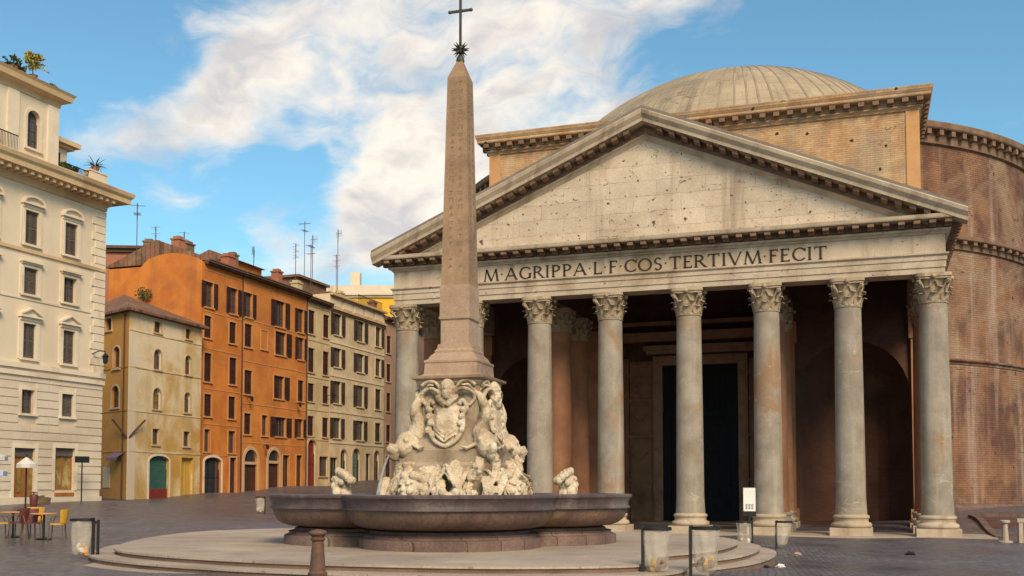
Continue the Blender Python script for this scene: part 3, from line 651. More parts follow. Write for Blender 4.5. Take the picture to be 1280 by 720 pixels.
    for q in range(84):
        a = 2*PI*(q+.35*math.sin(q*7.1))/84; rings = []
        for p in range(14):
            el = R(27+(77-27)*p/13); w = .05+.09*abs(math.sin(q*3.3))
            rr = Rr*math.cos(el); z = zc+Rr*math.sin(el); o = .035
            c, s_ = math.cos(a), math.sin(a)
            def P(rad, tan, zz): return (c*rad-s_*tan, s_*rad+c*tan, zz)
            rings.append([P(rr-.05, -w, z-.05), P(rr+o, -w*.7, z+o*math.sin(el)), P(rr+o, w*.7, z+o*math.sin(el)), P(rr-.05, w, z-.05)])
        d.loft(rings, 1)
    d.build('dome', [M['dome'], M['rib']], T, 25, (0, 48, 0))
build_temple()

# ------------------------------------------------------------------ fountain
FX, FY, FZ = 2.0, -36.05, 1.03
def quat(r, a, th):
    q = th % (PI/2)
    if q > PI/4: q -= PI/2
    return a*math.cos(q)+math.sqrt(max(1e-6, r*r-(a*math.sin(q))**2))
def spline(pts, n=6):
    P = [Vector(p) for p in pts]; out = []
    for i in range(len(P)-1):
        p0, p1, p2, p3 = P[max(i-1, 0)], P[i], P[i+1], P[min(i+2, len(P)-1)]
        for k in range(n):
            t = k/n; out.append(.5*((2*p1)+(-p0+p2)*t+(2*p0-5*p1+4*p2-p3)*t*t+(-p0+3*p1-3*p2+p3)*t**3))
    out.append(P[-1]); return out
TEX = bpy.data.textures.new('carving', 'CLOUDS'); TEX.noise_scale = .20; TEX.noise_depth = 3
TEX2 = bpy.data.textures.new('fine_carving', 'CLOUDS'); TEX2.noise_scale = .06; TEX2.noise_depth = 2
def carve(o, voxel=.035, s1=.10, s2=.04):
    m = o.modifiers.new('fuse', 'REMESH'); m.mode = 'VOXEL'; m.voxel_size = voxel; m.use_smooth_shade = True
    for t, s in ((TEX, s1), (TEX2, s2)):
        if s:
            d = o.modifiers.new('carve', 'DISPLACE'); d.texture = t; d.strength = s; d.mid_level = .5; d.texture_coords = 'LOCAL'
    return o
def head(mb, c, s, a, beard=True):
    """a carved mask facing direction a"""
    ca, sa = math.cos(a), math.sin(a); c = Vector(c)
    def P(f, t, z): return c+Vector((ca*f-sa*t, sa*f+ca*t, z))*s
    mb.ball(P(0, 0, 0), .50*s, 12, sq=(.95, .95, 1.15)); mb.ball(P(.16, 0, -.18), .36*s, 10); mb.ball(P(.50, 0, -.03), .10*s, 8); mb.ball(P(.44, 0, .08), .09*s, 8)
    for t in (-1, 1):
        mb.ball(P(.40, .20*t, .20), .11*s, 8, sq=(1, 1, .6)); mb.ball(P(.36, .26*t, -.10), .15*s, 8); mb.ball(P(-.05, .48*t, .05), .16*s, 8)
        mb.tube([P(.36, .05*t, .26), P(.40, .2*t, .30), P(.28, .36*t, .24)], .06*s, 6)
        for q in range(5):
            b = .35+q*.36; mb.ball(P(.14-.16*q, .48*t*math.sin(b)+.1*t, .48*math.cos(b*.8)+.08), .19*s, 8)
    mb.tube([P(.44, -.17, -.26), P(.50, 0, -.22), P(.44, .17, -.26)], .055*s, 6); mb.tube([P(.42, -.14, -.36), P(.46, 0, -.39), P(.42, .14, -.36)], .06*s, 6)
    if beard:
        for t in (-.28, -.1, .1, .28): mb.tube([P(.30, t, -.40), P(.34, t*1.1, -.60), P(.22, t*1.4, -.78)], [.14*s, .11*s, .04*s], 6)
def dolphin(mb, a, r0, z0, s=1.0):
    """head down on the rocks, body curled upwards against the pedestal"""
    ca, sa = math.cos(a), math.sin(a)
    def P(f, t, z): return Vector((ca*(r0+f*s)-sa*t*s, sa*(r0+f*s)+ca*t*s, z0+z*s))
    pts = spline([P(.42, 0, .02), P(.22, 0, .14), P(-.05, 0, .36), P(-.12, .06, .68), P(-.02, .10, .98), P(-.16, .04, 1.28), P(-.34, -.05, 1.46)], 5)
    n = len(pts); rad = [(.15+.10*math.sin(PI*min(1, (k/(n-1))*2.6)) if k/(n-1) < .36 else .215*(1-(k/(n-1)-.30)/.85)**1.2+.03)*s for k in range(n)]
    rad[0] = .10*s
    mb.tube(pts, rad, 12)
    mb.ball(P(.16, 0, .26), .25*s, 10); mb.tube([P(.45, 0, .04), P(.62, 0, .10), P(.70, 0, .06)], [.12*s, .10*s, .03*s], 8, flat=1.4); mb.tube([P(.40, 0, -.06), P(.54, 0, -.08), P(.62, 0, -.05)], [.10*s, .08*s, .03*s], 8, flat=1.3)
    for t in (-1, 1):
        mb.ball(P(.26, .2*t, .30), .075*s, 8); mb.tube([P(.05, .2*t, .2), P(-.04, .42*t, .10), P(-.06, .58*t, .16)], [.12*s, .10*s, .02*s], 6, flat=.5)
        mb.tube([P(-.32, 0, 1.44), P(-.40, .22*t, 1.60), P(-.36, .40*t, 1.58)], [.09*s, .12*s, .03*s], 6, flat=.5)
    mb.tube([P(-.1, 0, .62), P(-.34, 0, .80), P(-.30, 0, .95)], [.1*s, .09*s, .02*s], 6, flat=.5)

def build_fountain():
    Fo = thing('obelisk_fountain', (FX, FY, FZ), R(2.5), 'marble fountain with lobed basin, carved dolphins and a hieroglyph obelisk topped by a cross', 'fountain')
    a = 2.17; n = 160
    ths = [2*PI*k/n for k in range(n)]
    def ring(r, z): return [(quat(r, a, t)*math.cos(t), quat(r, a, t)*math.sin(t), z) for t in ths]
    BR = R(19); BL = (-.22, 0, 0)          # the basin stands a little turned against the obelisk
    def basin_part(o): o.rotation_euler = (0, 0, BR); o.location = BL; return o
    b = MB(); b.loft([ring(r, z) for r, z in [(2.24, -.3), (2.24, .19), (2.22, .23), (2.12, .26), (2.10, .30), (2.12, .33), (1.98, .36), (1.94, .42), (1.84, .44)]]); basin_part(b.build('basin_plinth', M['plinth'], Fo, 35))
    b = MB(); b.loft([ring(r, z) for r, z in [(1.84, .443), (1.90, .465), (2.12, .48), (2.30, .54), (2.42, .63), (2.49, .74), (2.53, .86), (2.54, .91), (2.2, .91), (2.0, .8), (1.7, .6)]]); basin_part(b.build('basin', M['basin'], Fo, 35))
    b = MB(); b.loft([ring(r, z) for r, z in [(2.50, .912), (2.60, .915), (2.62, .93), (2.62, .96), (2.575, .975), (2.57, 1.02), (2.585, 1.10), (2.63, 1.18), (2.665, 1.21), (2.67, 1.255), (2.64, 1.28), (2.27, 1.29), (2.23, 1.25), (2.21, .912)]], cap=False); basin_part(b.build('basin_rim', M['rim'], Fo, 35))
    w = MB(); w.face([(x, y, 1.06) for x, y, z in ring(2.215, 0)]); basin_part(w.build('water', M['water'], Fo))
    # pedestal: rock skirt, flared die, mouldings
    p = MB()
    def sq(h, z): return [(-h, -h, z), (h, -h, z), (h, h, z), (-h, h, z)]
    def stack(mb, L): mb.loft([sq(h, z) for h, z in L])
    stack(p, [(1.30, .6), (1.30, 2.02), (1.22, 2.10), (1.22, 2.42), (1.12, 2.48), (1.02, 2.66), (.90, 3.0), (.84, 3.4), (.82, 3.9), (.82, 4.10), (.86, 4.14), (.90, 4.20), (.90, 4.255)])
    # recessed panels on the two sides of each face
    for q in range(4):
        p.M = Matrix.Rotation(q*PI/2, 4, 'Z')
        p.prism([(.875, 2.9), (.905, 3.4), (.835, 3.95), (.79, 3.95), (.79, 2.9)], 'y', .42, .70); p.prism([(.875, 2.9), (.905, 3.4), (.835, 3.95), (.79, 3.95), (.79, 2.9)], 'y', -.70, -.42)
        p.M = None
    p.build('pedestal', M['sculpt_ped'], Fo)
    p = MB(); stack(p, [(.90, 4.257), (1.0, 4.30), (1.02, 4.36), (.80, 4.40), (.74, 4.44), (.72, 4.72), (.74, 4.75), (.74, 4.80), (.66, 4.84), (.60, 4.95), (.52, 5.02), (.52, 5.08), (.47, 5.14), (.45, 5.26)]); p.build('pedestal_moulding', M['obelisk_base'], Fo)
    p = MB(); stack(p, [(.395, 5.262), (.395, 5.90), (.435, 5.94), (.44, 6.0), (.42, 6.01), (.415, 6.85)]); p.build('obelisk_foot', M['obelisk_base'], Fo)
    p = MB(); stack(p, [(.392, 6.852), (.272, 12.55), (.07, 13.08)]); g = p; rr = random.Random(3)
    for q in range(4):
        for z in np.arange(7.3, 12.3, .20):
            h = .392-(z-6.852)/(12.55-6.852)*.12
            for col in (-.5, .5):
                if rr.random() < .12: continue
                u = col*h*.75; kind = rr.randrange(5); y = -h-.003
                g.M = Matrix.Rotation(q*PI/2, 4, 'Z')
                def bx(x0, x1, z0, z1): g.box(u+x0, u+x1, y, y+.02, z+z0, z+z1, 1)
                if kind == 0: bx(-.07, .07, .0, .02); bx(-.07, .07, .06, .08)
                elif kind == 1: bx(-.012, .012, 0, .13); bx(-.05, .05, .09, .11)
                elif kind == 2: g.prism([(u+.06*math.cos(t), z+.06+.06*math.sin(t)) for t in np.linspace(0, 2*PI, 9)[:-1]], 'y', y, y+.02, 1)
                elif kind == 3: bx(-.06, -.03, 0, .12); bx(.03, .06, 0, .12); bx(-.03, .03, .1, .12)
                else: g.prism([(u-.07, z), (u+.07, z+.03), (u+.02, z+.12), (u-.03, z+.07)], 'y', y, y+.02, 1)
                g.M = None
    g.build('obelisk', [M['obelisk'], M['glyph']], Fo)
    # finial: collar, star of spikes, ball, cross
    s = MB(); s.lathe([(.09, 13.02), (.12, 13.08), (.10, 13.16), (.05, 13.2), (.05, 13.26)], 12); s.ball((0, 0, 13.14), .11, 8)
    s.build('finial_collar', M['metal_green'], Fo, 40)
    s = MB(); s.ball((0, 0, 13.40), .12, 10)
    for q in range(8):
        t = 2*PI*q/8
        s.tube([(0, 0, 13.40), (.27*math.cos(t), .27*math.sin(t), 13.40+.03*math.sin(3*t))], [.055, .004], 6)
        s.tube([(0, 0, 13.40), (.19*math.cos(t+.4), .19*math.sin(t+.4), 13.56)], [.05, .004], 6); s.tube([(0, 0, 13.40), (.19*math.cos(t+.4), .19*math.sin(t+.4), 13.24)], [.05, .004], 6)
    s.build('finial_star', M['metal_green'], Fo)
    s = MB(); s.box(-.03, .03, -.03, .03, 13.5, 14.80); s.box(-.30, -.031, -.028, .028, 14.45, 14.51); s.box(.031, .30, -.028, .028, 14.45, 14.51)
    for c in ((-.31, 0, 14.48), (.31, 0, 14.48), (0, 0, 14.82)): s.ball(c, .05, 8)
    s.build('cross', M['metal_green'], Fo)
    # rocks
    r = MB(); rr = random.Random(11)
    for q in range(105):
        t = rr.random()*2*PI; hgt = rr.random()**1.4
        sqf = 1/max(abs(math.cos(t)), abs(math.sin(t)))*.5+.5
        rad = (1.80-.58*hgt)*min(sqf, 1.15)*(.93+.12*rr.random())
        r.ball((rad*math.cos(t), rad*math.sin(t), .95+1.05*hgt), .13+.12*rr.random(), 9, sq=(1, 1, .75+.5*rr.random()), jit=.6)
    for q in range(52):                       # long carved leaves and reeds lying up the rocks
        t = q/52*2*PI+rr.uniform(-.06, .06); tilt = rr.uniform(-.42, .42); b0 = rr.uniform(.95, 1.25); ln = rr.uniform(.55, .95); sqf = 1/max(abs(math.cos(t)), abs(math.sin(t)))*.5+.5
        P_ = [((1.86-.5*f*ln)*sqf*math.cos(t+tilt*f), (1.86-.5*f*ln)*sqf*math.sin(t+tilt*f), b0+f*ln+.12*math.sin(PI*f)) for f in (0, .25, .5, .75, 1)]
        r.tube(P_, [.05, .12, .15, .11, .02], 7, flat=.42)
    for q in range(4):
        for k in range(22):
            t = PI/4+q*PI/2+rr.gauss(0, .16); rad = rr.uniform(1.35, 1.72); z = rr.uniform(1.5, 2.3-.5*max(0, rad-1.5)/.2*.3); r.ball((rad*math.cos(t), rad*math.sin(t), z), rr.uniform(.10, .19), 8, sq=(1, 1, rr.uniform(.7, 1.4)), jit=.6)
        for k in range(16):
            t = q*PI/2+rr.uniform(-.55, .55); sqf = 1/max(abs(math.cos(t-q*PI/2)), .6); rad = rr.uniform(1.28, 1.5)*sqf; r.ball((rad*math.cos(t), rad*math.sin(t), rr.uniform(1.3, 1.95)), rr.uniform(.09, .16), 8, sq=(1, 1, rr.uniform(.7, 1.3)), jit=.6)
    r.lathe([(1.45, .5), (1.40, 1.1), (1.26, 1.7), (1.15, 2.0)], 20)
    carve(r.build('rock_base', M['sculpt'], Fo), .020, .09, .05)
    # masks on the four faces of the rocks
    for q in range(4):
        hd = MB(); head(hd, (0, 0, 0), .62, 0); o = hd.build('rock_mask', M['sculpt'], Fo); t = -PI/2-.42+q*PI/2
        o.location = (1.78*math.cos(t), 1.78*math.sin(t), 1.42); o.rotation_euler = (0, 0, t); carve(o, .018, .015, .012)
    # dolphins at the corners
    dm = MB(); dolphin(dm, 0, 0, 0, 1.0); first = carve(dm.build('dolphin', M['sculpt'], Fo), .018, .012, .012)
    for q in range(4):
        o = first if q == 0 else first.copy()
        if q: link(o, Fo)
        t = PI/4+q*PI/2; o.location = (1.36*math.cos(t), 1.36*math.sin(t), 2.34); o.rotation_euler = (0, 0, t); o.scale = (1.05, 1.05, 1.12)
    # coats of arms with crown and ribbons on the faces
    sh = MB()
    pts = [(0, -.62), (.20, -.50), (.34, -.28), (.38, 0), (.36, .26), (.42, .46), (.22, .52), (0, .46)]
    pts = pts+[(-x, z) for x, z in pts[::-1][1:-1]]
    sh.loft([[(x*1.0, 0, z) for x, z in pts], [(x, -.10, z) for x, z in pts], [(x*.6, -.20, z*.6) for x, z in pts]])
    for sg in (-1, 1):
        sh.tube(spline([(0, -.14, -.68), (.30*sg, -.12, -.50), (.46*sg, -.10, -.16), (.44*sg, -.10, .16), (.54*sg, -.12, .36), (.44*sg, -.16, .54), (.34*sg, -.14, .44)], 4), .065, 7)
        sh.tube(spline([(.10*sg, -.16, .62), (.38*sg, -.20, .84), (.66*sg, -.14, .78), (.72*sg, -.06, .60), (.58*sg, -.04, .44)], 4), .075, 7, flat=.7)
        sh.tube(spline([(.12*sg, -.1, .70), (.34*sg, -.14, 1.02), (.58*sg, -.12, 1.06), (.74*sg, -.1, .95)], 4), .07, 7, flat=.7)
        for q in range(4): sh.ball((.44*sg+rnd.uniform(-.06, .06), -.14, .30-.18*q), .085, 7)
        sh.tube([(.02*sg, -.18, .40), (.20*sg, -.20, .60), (.30*sg, -.14, .66)], [.09, .11, .04], 6)
        for q in range(3): sh.tube([(.28*sg, -.13, -.1-.12*q), (.1*sg, -.20, -.28-.1*q), (0, -.2, -.36-.1*q)], .035, 5)
    sh.ball((0, -.17, .90), .20, 12, sq=(1, .9, 1.1)); sh.ball((0, -.32, .86), .06, 6); sh.ball((0, -.2, .70), .16, 8)
    first = carve(sh.build('coat_of_arms', M['sculpt'], Fo), .016, .012, .012)
    for q in range(4):
        o = first if q == 0 else first.copy()
        if q: link(o, Fo)
        t = q*PI/2; o.location = (.93*math.sin(t), -.93*math.cos(t), 3.15); o.rotation_euler = (R(-9) if q % 2 == 0 else R(-9), 0, t)
        if q: pass
    # rim masks on the lobes, the ones that spout
    hd = MB(); head(hd, (0, 0, .3), .62, 0); hd.ball((-.05, 0, -.02), .30, 10); hd.ball((.1, .2, .05), .18, 8); hd.ball((.1, -.2, .05), .18, 8)
    first = carve(hd.build('basin_mask', M['sculpt'], Fo), .018, .03, .015)
    for q in range(4):
        o = first if q == 0 else first.copy()
        if q: link(o, Fo)
        t = PI/2*q; t += BR; o.location = (3.02*math.cos(t)-.12, 3.02*math.sin(t), 1.24); o.rotation_euler = (0, 0, t); o.scale = (.85, .95, 1.0)
        if q == 3: o.location = (3.0*math.cos(t)-.25, 3.0*math.sin(t), .70)
    # thin jets from the dolphins' mouths
    jm = mat('water_jet', (.55, .57, .60), sc=6, rough=.2, bump=.1); jm.node_tree.nodes['Principled BSDF'].inputs['Alpha'].default_value = .35
    for q in (1, 2):
        t = PI/4+q*PI/2
        pts = [((1.86+.50*k/7)*math.cos(t), (1.86+.50*k/7)*math.sin(t), 2.40+.10*(k/7)-1.42*(k/7)**2) for k in range(8)]
        j = MB(); j.tube(pts, [.012+.006*k for k in range(8)], 6); j.build('water_jet', jm, Fo, 60)
    return Fo
build_fountain()

def build_steps():
    # stepped travertine floor of the fountain: level on top while the square falls away to the temple
    pts = [(-5.9, -6.1), (-3.2, -7.3), (0, -7.95), (3.4, -7.75), (5.5, -6.9), (6.25, -6.2), (6.35, -5.0), (6.1, -3.5), (6.55, -2.4), (6.95, -.9), (7.1, 1.4), (6.8, 3.8), (5.2, 6.3), (2.2, 7.6), (-2, 8.1), (-6, 7.7), (-8.9, 6.5), (-10.4, 3.6), (-9.6, -.2), (-7.6, -4.2)]
    n0 = len(pts); P = []
    for i in range(n0):
        p0, p1, p2, p3 = [Vector(pts[(i+k-1) % n0]) for k in range(4)]
        for k in range(6):
            t = k/6; P.append(.5*((2*p1)+(-p0+p2)*t+(2*p0-5*p1+4*p2-p3)*t*t+(-p0+3*p1-3*p2+p3)*t**3))
    n = len(P)
    def off(d):
        out = []
        for i in range(n):
            a = (P[i]-P[i-1]).normalized(); b = (P[(i+1) % n]-P[i]).normalized(); m = Vector((a.y+b.y, -a.x-b.x)).normalized(); out.append(P[i]+m*d)
        for _ in range(3): out = [(out[i-1]+out[i]*2+out[(i+1) % n])/4 for i in range(n)]
        return out
    S = thing('fountain_steps', (FX, FY, 0), 0, 'low pale travertine steps spreading round the foot of the obelisk fountain', 'steps')
    for (d, zt, zb) in ((0, 1.03, .902), (.58, .90, .772), (.98, .77, -.2)):
        mb = MB(); A = off(d); Q = off(d-.035)
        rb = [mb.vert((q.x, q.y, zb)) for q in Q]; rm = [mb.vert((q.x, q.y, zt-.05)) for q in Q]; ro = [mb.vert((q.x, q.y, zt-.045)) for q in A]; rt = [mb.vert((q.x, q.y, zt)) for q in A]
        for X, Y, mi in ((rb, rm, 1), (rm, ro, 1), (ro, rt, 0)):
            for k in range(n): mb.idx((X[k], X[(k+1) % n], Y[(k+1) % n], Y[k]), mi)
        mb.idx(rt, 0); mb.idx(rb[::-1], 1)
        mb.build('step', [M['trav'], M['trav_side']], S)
build_steps()

# ------------------------------------------------------------------ town houses
_WC = {}
def wall_mesh(name, Lw, z0, z1, ops, mt, depth=10, reveal=.28, s_start=0, back=True):
    """front wall at y = 0 with true openings; ops: (s0, s1, z0, z1, arch)"""
    mb = MB()
    xs = sorted({s_start, Lw}|{v for o in ops for v in (o[0], o[1])}); zs = sorted({z0, z1}|{v for o in ops for v in (o[2], o[3])})
    for i in range(len(xs)-1):
        for j in range(len(zs)-1):
            cx, cz = (xs[i]+xs[i+1])/2, (zs[j]+zs[j+1])/2
            if any(o[0] < cx < o[1] and o[2] < cz < o[3] for o in ops): continue
            mb.face([(xs[i], 0, zs[j]), (xs[i+1], 0, zs[j]), (xs[i+1], 0, zs[j+1]), (xs[i], 0, zs[j+1])])
    for s0, s1, a, b, arch in ops:
        w = s1-s0; rise = min(w/2, b-a)*(arch if arch else 0); zs_ = b-rise
        mb.face([(s0, 0, a), (s0, 0, zs_), (s0, reveal, zs_), (s0, reveal, a)]); mb.face([(s1, 0, a), (s1, reveal, a), (s1, reveal, zs_), (s1, 0, zs_)]); mb.face([(s0, 0, a), (s0, reveal, a), (s1, reveal, a), (s1, 0, a)])
        if not arch: mb.face([(s0, 0, b), (s1, 0, b), (s1, reveal, b), (s0, reveal, b)])
        else:
            n = 10; P = [((s0+s1)/2-w/2*math.cos(PI*k/n), zs_+rise*math.sin(PI*k/n)) for k in range(n+1)]
            for k in range(n):
                p, q = P[k], P[k+1]
                mb.face([(p[0], 0, p[1]), (q[0], 0, q[1]), (q[0], reveal, q[1]), (p[0], reveal, p[1])])
                mb.face([(p[0], 0, p[1]), (p[0], 0, b), (q[0], 0, b), (q[0], 0, q[1])])
    if back:
        mb.face([(s_start, 0, z0), (s_start, 0, z1), (s_start, depth, z1), (s_start, depth, z0)]); mb.face([(Lw, 0, z0), (Lw, depth, z0), (Lw, depth, z1), (Lw, 0, z1)])
        mb.face([(s_start, depth, z0), (s_start, depth, z1), (Lw, depth, z1), (Lw, depth, z0)]); mb.face([(s_start, 0, z1), (Lw, 0, z1), (Lw, depth, z1), (s_start, depth, z1)])
    return mb.mesh(name, mt)
def _arcpts(w, h, arch, n=10):
    rise = min(w/2, h)*arch; zs = h-rise
    return [(-w/2, 0)]+[(-w/2*math.cos(PI*k/n), zs+rise*math.sin(PI*k/n)) for k in range(n+1)]+[(w/2, 0)] if arch else [(-w/2, 0), (-w/2, h), (w/2, h), (w/2, 0)]
def surround_mesh(w, h, arch, t, proud, mt, sill=True):
    key = ('sur', round(w, 2), round(h, 2), arch, t, proud, mt.name, sill)
    if key in _WC: return _WC[key]
    mb = MB(); inn = _arcpts(w, h, arch); 
    out = [(x*(1+2*t/w), z+(t if z > 0 else 0)*(1 if not arch else (1 if z > h*.5 else 1))) for x, z in inn]
    if arch: out = [(x*(1+2*t/w), 0 if z == 0 else (z if abs(abs(x)-w/2) < 1e-6 else z)+t*max(0, (z-(h-min(w/2, h)*arch)))/max(.01, min(w/2, h)*arch)) for x, z in inn]
    for (a, b, c, d) in zip(inn, inn[1:], out, out[1:]):
        A = [(q[0], -proud, q[1]) for q in (a, b, d, c)]; B = [(q[0], .02, q[1]) for q in (a, b, d, c)]
        mb.loft([B, A])
    if sill: mb.box(-w/2-t-.04, w/2+t+.04, -proud-.07, .02, -.12, -.003)
    _WC[key] = mb.mesh('window', mt); return _WC[key]
def pane_mesh(w, h, arch, mats, nx=2, nz=3, bars=True):
    key = ('pane', round(w, 2), round(h, 2), arch, nx, nz, tuple(m.name for m in mats), bars)
    if key in _WC: return _WC[key]
    mb = MB(); pts = _arcpts(w, h, arch); mb.face([(x, .24, z) for x, z in pts][::-1], 0)
    if bars:
        b = .045; e = .03
        mb.box(-w/2, -w/2+.07, .18, .237, .07, h*(.985 if not arch else .7), 1); mb.box(w/2-.07, w/2, .18, .237, .07, h*(.985 if not arch else .7), 1); mb.box(-w/2, w/2, .18, .237, 0, .068, 1)
        for i in range(1, nx): x = -w/2+w*i/nx; mb.box(x-b/2, x+b/2, .19, .237, .07, h*.97, 1)
        for j in range(1, nz): z = h*j/nz; mb.box(-w/2+.07, w/2-.07, .20, .236, z-e/2, z+e/2, 1)
        if not arch: mb.box(-w/2+.07, w/2-.07, .18, .2365, h-.07, h, 1)
    _WC[key] = mb.mesh('window_pane', mats); return _WC[key]
def shutter_mesh(w, h, mt):
    key = ('sh', round(w, 2), round(h, 2), mt.name)
    if key in _WC: return _WC[key]
    mb = MB(); mb.box(0, .07, -.025, .025, 0, h); mb.box(w-.07, w, -.025, .025, 0, h); mb.box(.07, w-.07, -.024, .024, 0, .09); mb.box(.07, w-.07, -.024, .024, h-.09, h); mb.box(.07, w-.07, -.024, .024, h*.5-.04, h*.5+.04)
    n = max(4, int(h/.085))
    for k in range(n):
        z = .09+(h-.18)*(k+.5)/n
        mb.face([(.07, -.02, z-.03), (w-.07, -.02, z-.03), (w-.07, .015, z+.035), (.07, .015, z+.035)]); mb.face([(.07, -.019, z-.032), (.07, .016, z+.033), (w-.07, .016, z+.033), (w-.07, -.019, z-.032)])
    _WC[key] = mb.mesh('shutter', mt); return _WC[key]
class Fr:
    """a facade's own frame inside a thing: s along it, out of it, up"""
    def __init__(s, parent, org=(0, 0), ang=0): s.p = parent; s.o = org; s.a = ang
    def place(s, o, ss, z, y=0): o.location = (s.o[0]+math.cos(s.a)*ss-math.sin(s.a)*y, s.o[1]+math.sin(s.a)*ss+math.cos(s.a)*y, z); o.rotation_euler = (0, 0, s.a); return o
    def put(s, name, mesh, ss=0, z=0, y=0): return s.place(inst(name, mesh, s.p), ss, z, y)
def window(F, s0, s1, z0, z1, kind='glass', arch=0, sur=None, t=.13, proud=.05, shm=None, glass=None, nx=2, nz=3, sill=True, name='window'):
    w, h = s1-s0, z1-z0; c = (s0+s1)/2
    win = F.put(name, surround_mesh(w, h, arch, t, proud, sur or M['surround'], sill), c, z0)
    if kind != 'closed' or arch: inst('window_pane', pane_mesh(w, h, arch, glass or (M['glass'], M['sash']), nx, nz), win)
    shm = shm or M['shutter']
    if kind == 'closed':
        for sg in (-1, 1): inst('shutter', shutter_mesh(w/2-.01, h-.03, shm), win, (-w/2+.005 if sg < 0 else .005, .10, .015))
    elif kind == 'open':
        for sg in (-1, 1): inst('shutter', shutter_mesh(w/2-.01, h-.03, shm), win, (-w-.02 if sg < 0 else w/2+.03, -proud-.035, .015))
    elif kind == 'half':
        inst('shutter', shutter_mesh(w/2-.01, h-.03, shm), win, (-w/2+.005, .10, .015)); inst('shutter', shutter_mesh(w/2-.01, h-.03, shm), win, (w/2+.03, -proud-.035, .015))
    return win
def strip(F, name, s0, s1, z0, z1, proud, mt, y=.02):
    mb = MB(); mb.box(0, s1-s0, -proud, y, 0, z1-z0); return F.put(name, mb.mesh(name, mt), s0, z0)

